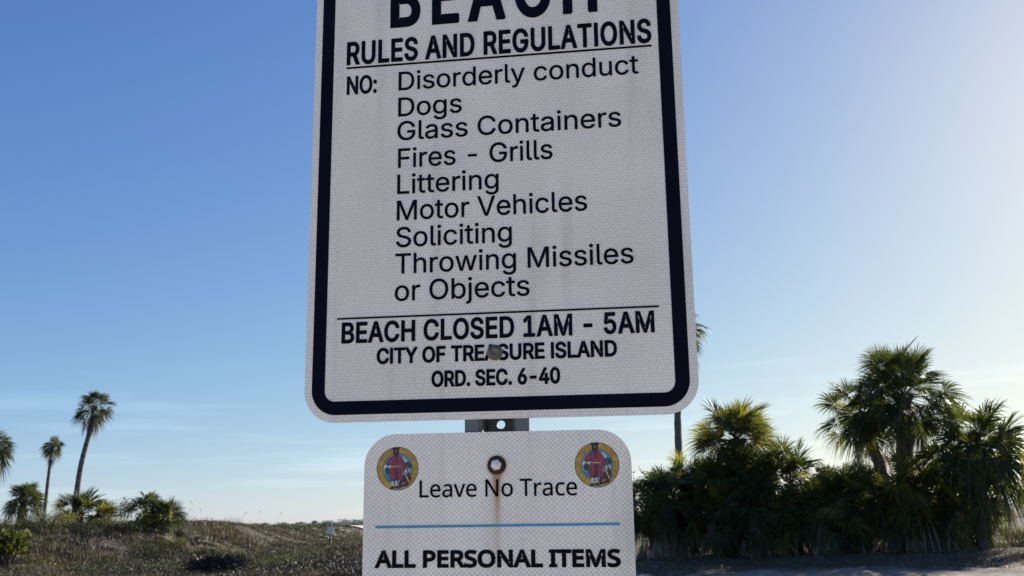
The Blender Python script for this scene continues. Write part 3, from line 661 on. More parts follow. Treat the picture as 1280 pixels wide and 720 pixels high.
def parse_font(src):
    f = {}
    for ln in src.split('\n'):
        ch = ln[0]; adv, rest = ln[1:].split('/', 1)
        f[ch] = (float(adv), [[tuple(float(v) for v in q.split(',')) for q in c.split(' ')] for c in rest.split('|')] if rest else [])
    return f
SANS = parse_font(''' 188/
-453/114,188 336,188 337,189 337,243 336,244 115,244 114,243
.188/91,-4 106,-3 120,3 129,10 136,19 140,28 141,34 140,53 136,63 129,72 118,81 106,85 98,87 92,87 81,84 73,81 65,75 55,64 51,52 50,44 51,30 55,18 59,14 73,1 84,-3
0453/224,-7 263,-3 294,7 324,24 348,48 368,77 385,117 397,158 403,203 405,237 403,305 397,350 384,396 368,431 349,460 341,468 324,484 295,502 261,512 232,516 192,512 159,502 130,484 103,457 84,430 78,417 69,395 57,355 50,307 48,261 50,201 57,156 69,113 84,78 104,49 130,24 142,17 158,7 191,-3|219,51 204,52 180,62 164,73 148,91 137,110 124,141 115,177 111,214 109,267 111,294 115,331 121,356 124,367 134,393 146,414 163,435 182,449 203,457 222,460 231,460 250,457 269,450 288,436 306,416 320,393 331,363 338,333 342,297 344,248 342,211 338,175 331,146 322,120 307,93 290,74 271,60 249,52
1453/76,0 390,0 391,1 391,54 390,55 277,55 276,56 276,508 275,509 197,508 86,427 86,360 87,359 207,447 210,448 212,447 212,56 211,55 77,55 76,54
4453/282,0 342,0 343,1 344,104 412,105 413,106 413,162 344,163 343,164 343,318 283,318 282,317 282,164 281,163 110,163 109,164 110,167 114,174 310,508 309,509 248,509 240,497 40,159 40,106 41,105 281,105 282,104
5453/216,-7 224,-7 252,-4 286,5 311,16 332,32 352,52 369,76 381,103 389,137 391,157 390,188 386,210 379,231 370,251 357,270 346,284 331,298 312,312 294,321 273,328 262,330 251,332 226,334 177,325 137,301 134,302 151,451 152,452 365,452 366,453 366,508 365,509 97,509 96,508 68,264 68,254 128,246 163,266 172,269 217,277 238,275 256,270 276,262 288,252 303,237 314,221 321,202 326,183 328,165 326,141 322,121 314,103 303,88 291,75 283,69 275,63 260,56 241,51 219,50 173,60 137,90 129,104 125,116 123,127 121,130 61,130 60,129 63,106 70,83 84,59 100,40 117,26 140,11 170,0 192,-5
6453/223,-7 256,-4 282,2 309,13 332,29 352,50 368,73 379,97 387,128 389,148 387,186 381,213 370,241 355,263 338,280 316,295 290,305 264,312 232,314 202,308 196,307 174,295 319,504 321,508 320,509 253,509 251,508 136,338 80,240 71,211 65,186 64,158 66,129 73,102 84,73 101,50 119,31 145,13 170,2 197,-4|220,49 208,50 194,54 174,63 161,72 148,86 139,100 135,109 131,120 126,138 126,179 131,197 138,215 149,230 160,241 172,250 189,259 208,264 244,264 264,259 278,252 290,243 304,228 314,213 322,197 326,179 326,137 323,121 314,101 304,86 293,73 278,62 264,55 244,50
:188/91,-4 106,-3 120,3 129,10 136,19 140,28 141,34 140,53 136,63 129,72 118,81 106,85 98,87 92,87 81,84 73,81 65,75 55,64 51,52 50,44 51,30 55,18 59,14 73,1 84,-3|87,272 107,272 117,276 124,281 129,285 136,295 140,303 141,309 140,328 135,339 128,349 118,356 107,360 96,362 82,360 72,356 64,350 55,339 51,327 51,305 54,295 62,285 66,282 80,274
A480/17,0 85,0 134,141 136,142 344,142 395,0 462,0 463,1 276,508 202,509 200,508|156,199 158,208 193,309 236,448 239,455 279,325 324,200 322,199
B456/60,0 252,0 285,2 314,7 344,18 368,31 387,50 400,66 410,87 417,116 418,133 417,156 411,184 402,204 391,220 376,235 362,246 345,255 331,260 318,261 315,263 316,268 356,286 387,320 393,337 397,354 398,377 396,398 390,422 382,441 376,449 368,460 350,477 329,491 303,501 273,507 262,508 61,509 60,508|126,57 125,58 125,230 126,231 254,231 268,229 288,225 306,218 320,209 334,196 342,184 350,168 354,154 355,136 353,116 344,96 334,84 329,79 309,67 281,60 244,57|126,285 125,286 125,451 126,452 242,452 269,449 294,442 312,430 326,412 333,392 336,374 335,356 330,340 324,327 315,316 302,304 286,295 237,285
C510/263,-7 292,-6 316,-2 339,4 369,16 382,23 402,38 423,56 435,71 448,91 459,112 467,136 473,158 472,160 408,159 389,114 357,81 314,60 268,53 238,56 220,60 209,63 185,75 163,92 157,98 141,117 131,134 125,145 113,178 106,212 103,246 103,262 106,296 113,331 126,367 141,391 157,410 163,416 185,433 210,445 241,454 270,456 314,449 357,428 389,395 407,350 409,348 472,348 473,349 467,372 459,397 449,417 435,439 418,457 403,470 382,486 362,496 344,503 339,504 270,516 254,515 221,511 185,501 155,487 147,482 120,460 93,430 70,393 53,351 44,306 40,257 44,202 53,158 70,115 93,78 120,48 146,28 185,7 225,-3
D502/60,0 224,0 267,3 313,14 351,31 383,53 412,84 433,119 449,160 458,204 462,252 458,307 449,352 433,391 414,424 384,456 354,478 316,495 272,505 232,509 61,509 60,508|126,57 125,58 125,451 126,452 224,452 257,449 292,441 320,428 342,411 363,389 379,361 391,326 397,293 399,256 397,217 390,181 379,149 363,122 342,98 317,80 289,68 254,60 214,57
E419/60,0 374,0 375,1 375,56 374,57 126,57 125,58 126,228 354,229 355,230 355,285 354,286 126,286 125,451 126,452 371,452 372,453 372,508 371,509 61,509 60,508
F410/60,0 124,0 125,1 126,220 345,221 346,222 346,277 345,278 126,278 125,451 126,452 368,452 369,453 369,508 368,509 61,509 60,508
G520/265,-7 307,-4 347,6 378,19 406,38 415,46 432,63 452,92 466,123 475,161 478,197 478,255 477,256 284,256 283,255 283,200 284,199 414,199 415,198 413,174 407,148 405,142 396,123 382,102 365,85 346,71 317,60 296,55 272,53 239,56 209,63 185,75 162,94 139,120 125,145 114,175 106,212 103,246 103,262 106,296 113,331 126,367 140,390 150,403 160,414 182,431 210,445 240,454 268,456 314,448 354,428 362,421 388,392 408,349 474,350 469,371 460,395 450,415 433,440 419,455 403,469 384,483 363,494 340,504 315,510 290,514 272,516 259,516 224,512 183,501 149,484 115,457 91,429 71,397 54,356 43,304 40,259 43,204 53,158 70,113 89,82 95,75 120,48 146,27 186,7 225,-3
H517/60,0 124,0 125,1 125,231 126,232 392,232 392,1 393,0 457,0 457,508 393,509 392,508 392,290 391,289 126,289 125,290 125,508 124,509 60,508
I185/60,0 124,0 125,1 125,508 124,509 61,509 60,508
L393/60,0 360,0 361,1 361,56 360,57 126,57 125,58 125,508 124,509 61,509 60,508
M628/60,0 121,0 122,1 122,342 120,433 121,432 170,290 286,1 287,0 341,0 345,7 456,290 485,371 506,433 507,428 504,340 504,1 505,0 568,0 568,508 477,509 475,507 352,188 315,74 314,75 299,122 277,188 153,507 151,509 60,508
N523/60,0 124,0 125,1 125,290 120,424 121,429 169,344 200,292 386,1 388,0 463,0 463,508 400,509 399,508 399,142 403,79 364,150 137,508 136,509 60,508
O533/263,-7 270,-7 309,-3 349,7 388,28 414,48 441,78 464,115 481,159 490,203 493,253 490,305 480,352 464,393 441,430 414,460 383,485 349,501 334,505 308,512 273,516 261,516 226,512 185,501 151,485 117,457 90,427 70,393 54,354 44,306 40,257 44,202 53,158 70,115 93,78 120,48 146,28 185,7 225,-3|262,53 234,56 209,63 185,75 163,92 143,116 124,145 113,177 106,212 103,246 103,262 106,296 114,336 126,365 142,392 160,414 184,433 209,445 237,453 261,456 272,456 296,453 323,446 348,434 370,417 392,392 408,365 420,332 428,295 430,248 428,213 420,176 409,146 393,117 388,111 372,94 350,76 325,63 296,55
R449/60,0 124,0 125,1 126,198 243,199 246,198 250,192 352,1 354,0 426,0 428,1 314,208 316,210 333,217 357,233 377,251 390,270 401,296 407,324 409,343 407,380 401,408 390,434 374,457 356,473 333,489 302,501 274,506 243,509 61,509 60,508|126,255 125,256 126,452 257,451 298,440 313,430 326,418 335,403 340,389 344,372 344,332 341,318 334,300 326,288 313,276 298,267 283,261 259,256 233,255
S447/218,-9 262,-7 293,0 321,10 349,25 371,45 387,65 398,85 406,112 408,135 407,160 403,178 395,198 358,239 312,264 264,279 214,292 170,307 132,333 122,345 117,360 115,380 117,390 121,405 130,419 141,432 153,441 167,448 186,454 208,458 227,459 253,456 281,449 302,437 321,420 330,406 333,399 338,378 400,378 398,403 390,427 377,449 359,469 337,486 313,499 288,508 258,514 236,516 196,514 166,508 136,497 115,485 92,468 76,449 62,426 54,400 52,371 56,341 69,311 88,288 112,269 144,253 175,242 244,222 296,205 330,180 340,167 344,154 346,141 344,122 338,105 329,91 317,79 302,68 286,60 266,54 245,50 223,49 166,59 151,65 136,76 123,89 114,101 108,118 105,135 103,137 39,137 38,136 42,109 52,81 67,57 84,38 98,26 128,9 156,-1 187,-7
T449/194,0 256,0 257,1 257,451 258,452 416,452 417,453 417,508 416,509 33,509 32,508 32,453 33,452 192,452 193,451
U517/253,-8 298,-6 330,1 363,15 392,33 415,56 434,81 446,107 454,140 457,174 457,508 456,509 394,509 393,508 393,179 391,156 385,134 378,116 364,95 349,80 332,68 308,59 284,53 266,52 233,53 208,59 186,68 169,80 152,96 138,118 132,132 127,150 124,175 124,508 123,509 61,509 60,508 60,170 63,141 71,108 84,81 102,56 126,33 154,15 188,1 214,-5 228,-7
V480/204,0 277,0 278,1 460,501 462,508 462,509 396,509 394,508 274,160 242,54 240,56 215,136 192,206 84,508 83,509 18,509 16,508
Y472/204,0 267,0 268,1 268,208 452,504 454,508 382,509 380,508 278,340 253,297 237,260 222,293 194,340 92,508 90,509 17,508 203,208
a389/156,-9 161,-9 216,1 251,24 272,52 277,51 278,0 336,0 337,1 337,250 335,277 331,299 321,322 312,336 300,350 285,361 239,379 199,384 190,384 133,375 114,368 97,359 84,350 64,331 50,312 42,292 43,290 100,274 119,302 149,322 195,331 240,322 267,297 276,255 272,241 264,235 234,227 179,220 128,212 104,203 78,193 64,184 51,172 45,163 36,147 32,129 30,110 32,84 38,62 48,45 59,31 75,16 94,5 118,-4 136,-7|168,45 130,52 102,72 92,105 92,108 93,117 97,130 103,139 136,160 176,168 230,176 258,182 276,189 276,136 274,122 270,107 265,97 254,80 242,68 228,59 212,51 192,47
b424/222,-8 233,-8 260,-6 288,3 313,16 335,33 356,58 370,84 374,95 382,118 388,152 390,188 388,226 381,261 369,296 354,320 331,345 312,362 288,374 259,382 233,384 208,383 189,379 171,373 139,348 119,320 115,319 114,508 113,509 54,509 53,508 53,1 54,0 112,0 112,58 117,59 140,29 173,4 190,-3 209,-7|213,48 197,49 179,55 171,60 161,66 151,75 136,93 125,116 118,139 114,163 113,197 114,215 116,232 123,257 133,281 146,298 160,311 179,322 198,328 223,330 243,328 264,321 281,311 291,302 296,297 307,282 316,262 324,236 328,206 328,172 324,142 316,116 307,98 294,80 280,67 262,55 241,49
c396/203,-8 208,-8 260,-1 306,21 341,56 362,101 361,103 304,116 292,90 271,66 243,52 208,46 185,49 162,56 145,66 139,71 129,81 118,98 108,118 101,142 96,184 98,213 102,236 108,259 118,278 129,295 145,310 163,321 184,328 208,330 241,325 269,312 273,308 290,288 303,262 362,278 340,322 306,355 259,377 208,384 174,382 143,374 114,358 95,343 73,319 55,289 43,258 37,224 34,190 37,151 43,118 55,87 73,57 95,33 118,16 134,8 145,3 175,-5
d424/190,-8 216,-7 235,-3 252,4 286,30 308,59 312,59 313,58 314,0 371,0 372,1 372,508 371,509 312,509 311,508 311,319 306,320 286,347 253,373 236,379 217,383 192,384 165,382 138,374 122,366 112,361 90,343 68,316 54,292 45,267 36,228 34,194 35,158 43,117 56,82 70,58 85,39 90,33 111,16 136,4 165,-6|198,48 183,49 162,55 145,66 129,81 124,88 118,96 110,115 102,139 98,162 96,192 98,216 101,236 107,259 118,280 129,297 144,310 162,322 182,328 208,330 227,328 247,322 263,312 280,296 290,282 301,261 306,241 310,217 312,186 310,161 307,141 299,116 290,94 279,79 264,65 246,55 225,49
e404/208,-8 236,-7 260,-3 282,4 302,14 321,27 335,39 343,49 358,71 364,91 306,105 284,72 254,53 213,46 190,48 170,53 152,60 145,65 137,71 119,91 110,106 102,127 98,150 97,168 370,169 371,170 371,193 370,228 365,255 357,282 347,305 333,325 323,336 304,355 287,365 269,373 206,384 200,384 172,382 142,373 134,369 114,358 92,341 72,318 55,290 43,256 36,224 34,184 37,151 43,118 50,99 57,83 72,58 91,36 118,16 143,4 178,-5|98,221 97,222 97,233 102,251 109,270 119,286 129,299 146,313 164,323 183,328 202,330 227,328 246,323 263,314 278,300 288,286 298,268 304,248 308,222 308,221
g425/203,-151 238,-149 264,-144 291,-136 306,-129 316,-122 337,-106 350,-89 363,-66 370,-40 372,-13 372,378 371,379 314,378 313,320 312,319 309,319 307,321 288,346 284,349 252,373 237,379 218,383 187,384 167,382 138,374 111,360 90,342 72,321 55,293 43,262 36,229 34,196 36,153 42,124 56,89 71,65 87,47 94,40 114,26 139,14 171,6 191,5 216,6 235,10 252,16 287,41 306,67 310,68 311,67 311,-5 308,-34 297,-59 282,-75 264,-85 236,-95 211,-97 155,-88 122,-66 101,-41 52,-69 53,-71 82,-110 134,-140 157,-146|202,59 182,61 166,65 158,69 144,77 135,84 120,101 109,123 102,144 98,166 96,196 98,219 102,242 110,264 115,276 119,284 130,298 144,311 163,322 183,328 212,330 226,328 247,322 264,312 272,305 279,299 289,285 300,265 307,241 311,218 312,185 311,167 307,143 300,121 290,103 279,89 265,76 246,66 227,61
h410/54,0 113,0 114,1 114,240 118,264 126,283 135,296 148,309 161,317 175,324 199,329 215,329 231,327 254,319 274,302 286,286 293,263 296,234 296,1 297,0 356,0 357,1 357,244 355,272 350,297 342,319 328,340 322,346 311,357 295,369 274,377 251,383 223,384 200,382 174,374 153,363 132,344 115,317 114,508 113,509 54,509 53,508
i167/54,0 113,0 114,1 114,378 113,379 54,379 53,378|76,444 91,443 105,448 113,454 120,462 125,471 126,476 125,494 120,505 114,512 105,518 95,522 85,524 70,521 63,518 54,512 47,504 43,494 41,484 43,471 50,459 63,448
j167/-10,-143 7,-143 28,-141 47,-137 66,-129 79,-120 92,-106 102,-89 109,-69 112,-53 114,-33 114,378 113,379 54,379 53,378 53,-28 51,-45 47,-61 40,-72 32,-80 14,-86 -9,-87 -10,-88|79,443 94,444 106,448 115,457 120,463 125,472 126,480 125,494 115,511 105,518 94,522 86,524 72,522 63,519 54,512 46,503 42,495 41,489 42,473 53,455 63,447 73,444
l189/134,-2 161,-1 181,4 170,54 150,52 136,53 125,58 120,63 114,96 114,508 113,509 54,509 53,508 53,81 55,59 62,37 74,20 91,8 111,0
n410/54,0 113,0 114,1 114,240 118,264 126,283 135,296 148,309 161,317 175,324 199,329 215,329 231,327 254,319 274,302 286,286 293,263 296,234 296,1 297,0 356,0 357,1 357,244 354,276 350,297 341,322 328,340 322,346 311,357 295,369 274,377 251,383 223,384 200,382 191,379 174,374 153,363 148,359 132,344 113,313 112,378 54,379 53,378
o415/203,-8 240,-5 272,3 298,16 324,36 343,58 359,85 373,122 379,151 381,176 379,224 371,259 359,291 340,322 322,342 302,358 272,374 241,382 212,384 174,382 143,374 117,360 95,343 87,334 73,319 57,293 45,263 37,224 34,190 37,151 43,118 55,87 73,57 95,33 118,16 134,8 145,3 175,-5|205,46 185,49 163,55 145,66 129,81 118,98 107,119 102,139 98,162 96,190 98,213 101,233 107,256 118,278 129,295 145,310 163,321 184,328 210,330 231,328 252,321 271,309 285,296 297,279 307,258 315,233 319,203 319,172 315,142 307,116 298,98 285,80 271,67 252,55 230,49
r259/54,0 113,0 114,1 114,247 118,267 124,280 134,294 146,306 159,315 172,320 205,326 242,322 243,383 242,384 207,385 192,383 171,377 154,368 141,358 125,340 116,322 114,321 112,322 112,378 54,379 53,378
s365/174,-8 209,-7 236,-2 260,6 280,17 298,31 312,47 323,65 329,86 331,108 329,128 320,152 307,170 288,187 262,200 228,209 173,223 125,242 116,252 110,263 109,281 111,291 119,304 132,317 142,324 149,327 167,331 181,333 209,331 228,325 243,316 253,305 261,293 267,279 269,277 323,290 324,291 300,338 287,351 270,364 254,372 233,379 211,383 162,383 134,377 116,370 96,360 82,349 64,331 55,314 49,294 47,280 47,270 50,249 58,228 71,210 91,193 117,180 149,170 211,155 230,150 244,144 252,137 262,126 266,115 268,102 265,88 258,74 245,63 238,58 227,53 205,47 188,45 161,47 140,52 124,60 111,72 101,87 94,106 93,107 36,94 42,71 50,54 61,40 80,21 92,12 113,3 134,-3 158,-7
t227/165,-4 191,-3 212,2 213,4 202,54 174,50 157,51 144,55 136,61 129,72 126,94 126,326 127,327 204,327 204,378 203,379 126,379 126,470 125,471 66,471 65,470 65,380 64,379 6,378 6,328 7,327 64,327 65,326 65,88 68,64 76,42 92,21 113,7 139,-1
u410/178,-5 209,-3 233,5 257,17 278,36 294,60 297,68 298,67 299,0 356,0 357,1 357,378 356,379 297,379 296,378 296,154 295,132 292,121 283,97 274,83 262,70 249,62 235,55 221,52 211,50 195,50 179,52 155,61 136,76 123,95 116,118 114,136 114,378 113,379 54,379 53,378 53,130 54,110 60,83 69,59 82,39 98,22 115,11 135,2 157,-3
w567/138,0 198,0 199,1 264,227 284,306 319,172 368,1 369,0 429,0 544,378 481,379 480,378 421,166 397,68 396,70 382,135 362,216 316,378 315,379 252,378 206,216 170,66 154,136 87,378 86,379 24,378 28,361
y389/86,-145 92,-145 135,-137 141,-134 177,-107 201,-63 369,374 370,379 306,379 305,378 225,159 195,62 163,162 84,378 83,379 19,379 17,378 163,-1 151,-35 129,-75 103,-89 67,-86 61,-87 47,-139 65,-143''')
HUMAN = parse_font(''' 209/
A512/1,0 73,0 139,172 142,177 368,176 437,0 510,0 512,1 292,567 288,575 225,575 223,573|166,241 165,242 167,247 233,423 246,464 254,496 256,498 279,423 346,241
C507/308,-8 315,-8 393,-2 459,15 460,16 460,77 459,78 395,62 328,55 314,55 281,58 253,65 243,68 214,82 184,108 163,133 147,164 136,196 132,214 128,242 125,291 127,322 131,353 138,381 149,410 161,433 178,456 197,475 217,490 240,502 269,511 293,516 327,517 394,508 448,488 453,487 482,546 481,547 409,572 329,581 280,578 243,571 207,560 175,544 145,523 119,498 98,470 81,441 68,409 56,366 51,330 49,293 52,231 62,179 67,164 77,132 99,94 129,57 167,28 207,8 257,-4
D585/78,0 241,0 298,4 350,15 399,33 439,58 474,91 501,131 521,178 533,232 536,286 533,349 521,400 502,446 477,483 443,516 404,540 360,558 308,569 262,573 78,572|151,62 150,63 150,510 151,511 252,511 288,508 327,500 361,487 392,469 415,445 435,415 449,378 457,336 460,286 454,220 434,164 402,119 357,87 294,67 231,62
E446/78,0 397,0 398,1 398,62 397,63 151,63 150,64 150,268 382,268 383,269 383,329 382,330 150,330 150,508 151,509 397,509 398,510 398,572 397,573 79,573 78,572
F416/78,0 149,0 150,1 150,242 382,243 383,244 383,305 382,306 150,306 150,508 151,509 397,509 398,510 398,572 397,573 79,573 78,572
I272/32,0 238,0 239,1 239,42 172,58 172,514 239,531 239,572 238,573 33,573 32,572 32,531 99,514 99,58 33,42 32,41
L420/78,0 399,0 400,1 400,63 399,64 151,64 150,65 150,572 149,573 79,573 78,572
M727/78,0 143,0 144,1 144,415 142,464 139,494 139,501 140,502 142,501 144,496 328,6 331,0 389,0 390,1 579,496 581,500 584,500 581,459 578,370 578,1 579,0 650,0 650,572 545,573 543,571 368,114 363,103 361,104 359,108 185,571 183,573 78,572
N609/78,0 143,0 144,1 144,338 141,431 138,472 139,476 142,475 147,467 446,1 448,0 532,0 532,572 465,573 464,572 464,241 470,104 470,100 469,99 467,100 460,109 162,572 160,573 78,572
O626/307,-8 356,-6 392,1 428,13 448,23 461,31 487,49 510,72 530,99 547,132 562,168 570,205 576,245 577,292 574,343 564,395 547,442 524,484 495,517 461,543 454,548 416,565 368,577 322,581 306,581 259,577 206,564 166,545 127,514 99,481 79,444 75,435 62,395 52,343 49,293 51,243 56,205 65,167 78,132 93,103 113,74 139,48 153,38 166,28 196,13 237,0 270,-6|305,56 273,58 238,67 204,85 182,104 165,126 161,132 145,164 134,201 127,240 125,294 127,334 131,358 134,373 144,409 161,442 180,466 206,489 237,506 275,515 316,518 372,511 420,492 457,456 481,410 495,358 497,344 501,280 499,240 495,216 492,201 482,165 466,132 446,106 421,83 390,67 355,58 322,55
P485/78,0 149,0 150,1 150,222 215,223 255,225 292,230 322,237 334,242 351,249 374,261 394,277 413,299 433,336 444,403 439,454 421,495 394,527 352,553 297,568 237,573 79,573 78,572|151,285 150,286 150,510 232,511 270,508 306,499 334,484 355,460 366,435 370,403 368,375 362,351 351,333 342,322 337,317 318,305 296,295 272,290 244,286 230,285
R499/78,0 149,0 150,1 150,236 151,237 264,236 402,1 404,0 486,1 330,256 332,258 384,284 402,299 415,314 428,336 437,357 443,387 444,415 442,444 434,475 422,500 402,524 380,541 353,555 319,565 280,571 250,573 79,573 78,572|151,298 150,299 150,510 241,510 260,509 286,505 311,500 327,492 343,480 355,468 363,450 368,430 370,405 365,371 355,347 338,325 313,310 277,301 240,298
S440/191,-8 239,-6 273,1 307,11 335,26 357,43 378,66 392,92 400,122 403,150 401,182 395,207 387,225 371,247 354,263 332,279 177,348 163,357 144,372 134,385 126,400 122,417 122,449 126,464 134,479 144,491 156,500 169,507 188,513 206,516 233,517 298,509 365,487 366,488 388,549 318,572 237,581 221,581 198,579 166,573 137,564 107,548 90,534 75,518 70,512 58,490 51,464 48,432 56,378 58,373 84,331 131,294 277,230 296,217 309,206 319,193 326,178 330,158 330,136 329,129 324,113 316,98 305,85 291,74 269,65 249,59 229,56 196,55 114,65 41,88 41,20 42,19 86,3 138,-5
T446/188,0 258,0 259,1 259,508 260,509 436,509 437,510 437,572 436,573 9,573 8,572 8,510 9,509 186,509 187,508
U586/287,-8 340,-5 378,3 416,20 445,39 470,65 489,95 503,128 511,165 513,203 513,572 512,573 443,573 442,572 442,198 440,173 435,150 427,126 415,104 398,87 379,73 354,63 326,57 304,55 287,55 249,59 212,72 182,93 161,122 148,158 144,198 144,572 143,573 73,573 72,572 72,202 78,144 86,121 97,93 127,52 170,18 225,-2
Y454/192,0 262,0 263,1 263,222 451,567 453,572 452,573 376,573 375,572 227,292 80,572 78,573 1,572 191,219
a450/164,-8 174,-8 234,-1 279,22 317,61 320,60 334,0 384,0 385,1 385,296 381,338 368,375 348,402 317,422 278,433 227,437 151,426 85,400 105,350 107,347 166,371 226,380 253,378 275,371 294,358 306,342 313,317 316,284 316,260 315,259 244,257 180,251 126,238 88,220 77,209 59,192 43,160 37,120 39,92 45,67 55,48 62,38 68,30 84,16 103,6 127,-3 149,-7|181,50 168,51 147,56 132,66 121,78 118,83 112,98 110,124 113,144 124,165 141,182 168,195 205,203 250,208 314,210 315,170 312,138 305,117 297,100 279,79 253,62 223,52 195,49
c385/237,-8 244,-8 304,-2 351,15 351,77 350,78 348,77 302,60 245,53 215,55 191,61 173,70 155,86 143,102 131,126 122,158 119,182 117,223 119,246 123,276 132,305 141,325 146,332 153,341 172,358 192,368 211,373 222,375 246,376 292,370 332,357 336,356 337,357 358,415 308,431 247,438 209,435 176,429 143,416 115,397 90,372 71,342 56,305 47,261 44,218 47,166 55,124 70,86 88,58 112,34 142,14 172,1 205,-5
e452/247,-8 254,-8 326,-1 391,20 392,21 392,81 327,60 256,52 215,56 182,68 153,91 134,120 122,157 117,200 118,201 410,201 411,202 411,243 409,280 402,316 390,347 374,373 358,392 352,397 330,414 302,427 268,435 231,438 199,435 171,428 163,426 135,412 110,392 87,365 68,332 55,296 47,256 44,208 47,168 57,123 70,90 90,61 99,52 115,35 142,18 172,4 213,-5|120,257 119,260 126,295 137,323 153,347 177,367 203,377 230,380 256,378 276,373 293,363 307,352 318,338 326,322 331,308 333,301 338,260 337,257
o485/237,-8 245,-8 276,-5 298,-1 324,7 351,20 370,33 389,52 405,72 417,95 428,120 437,154 440,180 442,211 439,260 431,300 418,335 398,367 372,393 349,411 341,415 317,426 280,435 247,438 205,435 168,426 136,412 112,393 103,385 88,368 68,336 57,307 53,294 47,260 44,220 46,180 51,151 58,124 72,92 84,71 99,52 118,34 137,20 161,8 189,-1 213,-6|234,52 217,53 192,59 168,74 155,86 143,102 130,127 123,155 119,185 117,226 120,263 129,300 147,334 171,359 201,374 238,379 247,379 270,376 296,369 314,359 329,346 345,326 355,304 363,276 367,247 369,206 367,185 363,155 357,130 345,105 331,86 314,71 294,59 269,53
r331/68,0 138,0 139,1 139,232 150,290 176,334 217,363 264,374 282,373 310,368 319,429 318,433 294,437 250,437 232,433 214,426 170,395 136,351 134,351 133,355 126,430 69,430 68,429
v407/163,0 243,0 244,1 404,422 407,429 406,430 333,430 332,429 228,140 205,67 203,63 201,64 193,95 166,180 75,429 74,430 2,430 0,429''')

def offset_poly(P, d):
    """move a closed outline outward (ccw outer) by d with mitred corners"""
    n = len(P); out = []
    for i in range(n):
        a, b, c = P[i - 1], P[i], P[(i + 1) % n]
        e1 = Vector((b[0] - a[0], b[1] - a[1])); e2 = Vector((c[0] - b[0], c[1] - b[1]))
        if e1.length < 1e-9 or e2.length < 1e-9: out.append(b); continue
        n1 = Vector((e1.y, -e1.x)).normalized(); n2 = Vector((e2.y, -e2.x)).normalized()
        m = n1 + n2; k = 1 + n1.dot(n2)
        if k < .35: k = .35
        out.append((b[0] + m.x / k * d, b[1] + m.y / k * d))
    return out
def area2(P): return sum(P[i - 1][0] * P[i][1] - P[i][0] * P[i - 1][1] for i in range(len(P))) / 2
def inside(pt, P):
    r = False; x, y = pt
    for i in range(len(P)):
        (x0, y0), (x1, y1) = P[i - 1], P[i]
        if (y0 > y) != (y1 > y) and x < (x1 - x0) * (y - y0) / (y1 - y0) + x0: r = not r
    return r
def plate(mb, outer, holes, yf, yb, mi=0, side=True, smi=None):
    """extruded flat shape in the sign plane; yf is its front face, yb its back (None: front and sides only)"""
    loops = [outer] + holes
    K = 1000.0; idx = []; flat = []; o = 0
    for L in loops:
        idx.append(list(range(o, o + len(L)))); o += len(L); flat += list(L)
    n = len(flat)
    # constrained triangulation; holes are left out
    r = geometry.delaunay_2d_cdt([Vector((p[0] * K, p[1] * K)) for p in flat], [], idx, 2, 1e-5)
    vs = [(v.x / K, yf, v.y / K) for v in r[0]]
    fs = []
    for t in r[2]:
        a, b, c = (r[0][q] for q in t[:3])
        ar = (b.x - a.x) * (c.y - a.y) - (c.x - a.x) * (b.y - a.y)
        fs.append(tuple(t) if ar > 0 else tuple(reversed(t)))
    mb.add(vs, fs, mi)
    if yb is None: return
    if side:
        vs = [(p[0], yf, p[1]) for p in flat] + [(p[0], yb, p[1]) for p in flat]; fs = []; o = 0
        for L in loops:
            k = len(L)
            for i in range(k): fs.append((o + i, o + (i + 1) % k, n + o + (i + 1) % k, n + o + i))
            o += k
        mb.add(vs, fs, mi if smi is None else smi)
def back_face(mb, outer, holes, y, mi):
    k0 = len(mb.f); plate(mb, outer, holes, y, None, mi)
    mb.f[k0:] = [tuple(reversed(f)) for f in mb.f[k0:]]

def text(mb, font, s, x0, z0, x1, z1, cap, bold=0.0, track=0.0, yf=-.0006, yb=-.00012, mi=0):
    """one line of lettering from (x0, z0) to (x1, z1) on the base line, cap height cap"""
    capu = max(p[1] for c in font['E' if 'E' in font else 'T'][1] for p in c)
    sc = (cap - 2 * bold) / capu
    pen = 0; glyphs = []; lo = hi = None
    for ch in s:
        adv, cs = font[ch]
        if cs:
            xs = [p[0] for c in cs for p in c]
            if lo is None: lo = pen + min(xs)
            hi = pen + max(xs)
        glyphs.append((pen, cs)); pen += adv + track
    ln = math.hypot(x1 - x0, z1 - z0); sx = (ln - 2 * bold) / (hi - lo)
    z0 = z1 = (z0 + z1) / 2; ln = x1 - x0
    ux, uz = (x1 - x0) / ln, (z1 - z0) / ln
    for pen, cs in glyphs:
        P = [offset_poly([((p[0] + pen - lo) * sx + bold, p[1] * sc + bold) for p in c], bold) for c in cs]
        outs = [c for c in P if area2(c) > 0]; hs = [c for c in P if area2(c) < 0]
        T = lambda L: [(x0 + a * ux, z0 + b + a * uz) for a, b in L]
        for c in outs:
            plate(mb, T(c), [T(h) for h in hs if inside(h[0], c)], yf, yb, mi)

def rrect(x0, x1, z0, z1, r, k=12):
    P = []
    for cx, cz, a0 in ((x1 - r, z0 + r, -90), (x1 - r, z1 - r, 0), (x0 + r, z1 - r, 90), (x0 + r, z0 + r, 180)):
        for i in range(k + 1):
            a = R(a0 + 90 * i / k); P.append((cx + r * math.cos(a), cz + r * math.sin(a)))
    return P
def disc(cx, cz, r, k=32, rz=1.0): return [(cx + r * math.cos(2 * math.pi * i / k), cz + r * rz * math.sin(2 * math.pi * i / k)) for i in range(k)]
def bar(mb, x0, z0, x1, z1, th, yf=-.0006, yb=-.00012, mi=0):
    h = th / 2; plate(mb, [(x0, z0 - h), (x1, z1 - h), (x1, z1 + h), (x0, z0 + h)], [], yf, yb, mi)

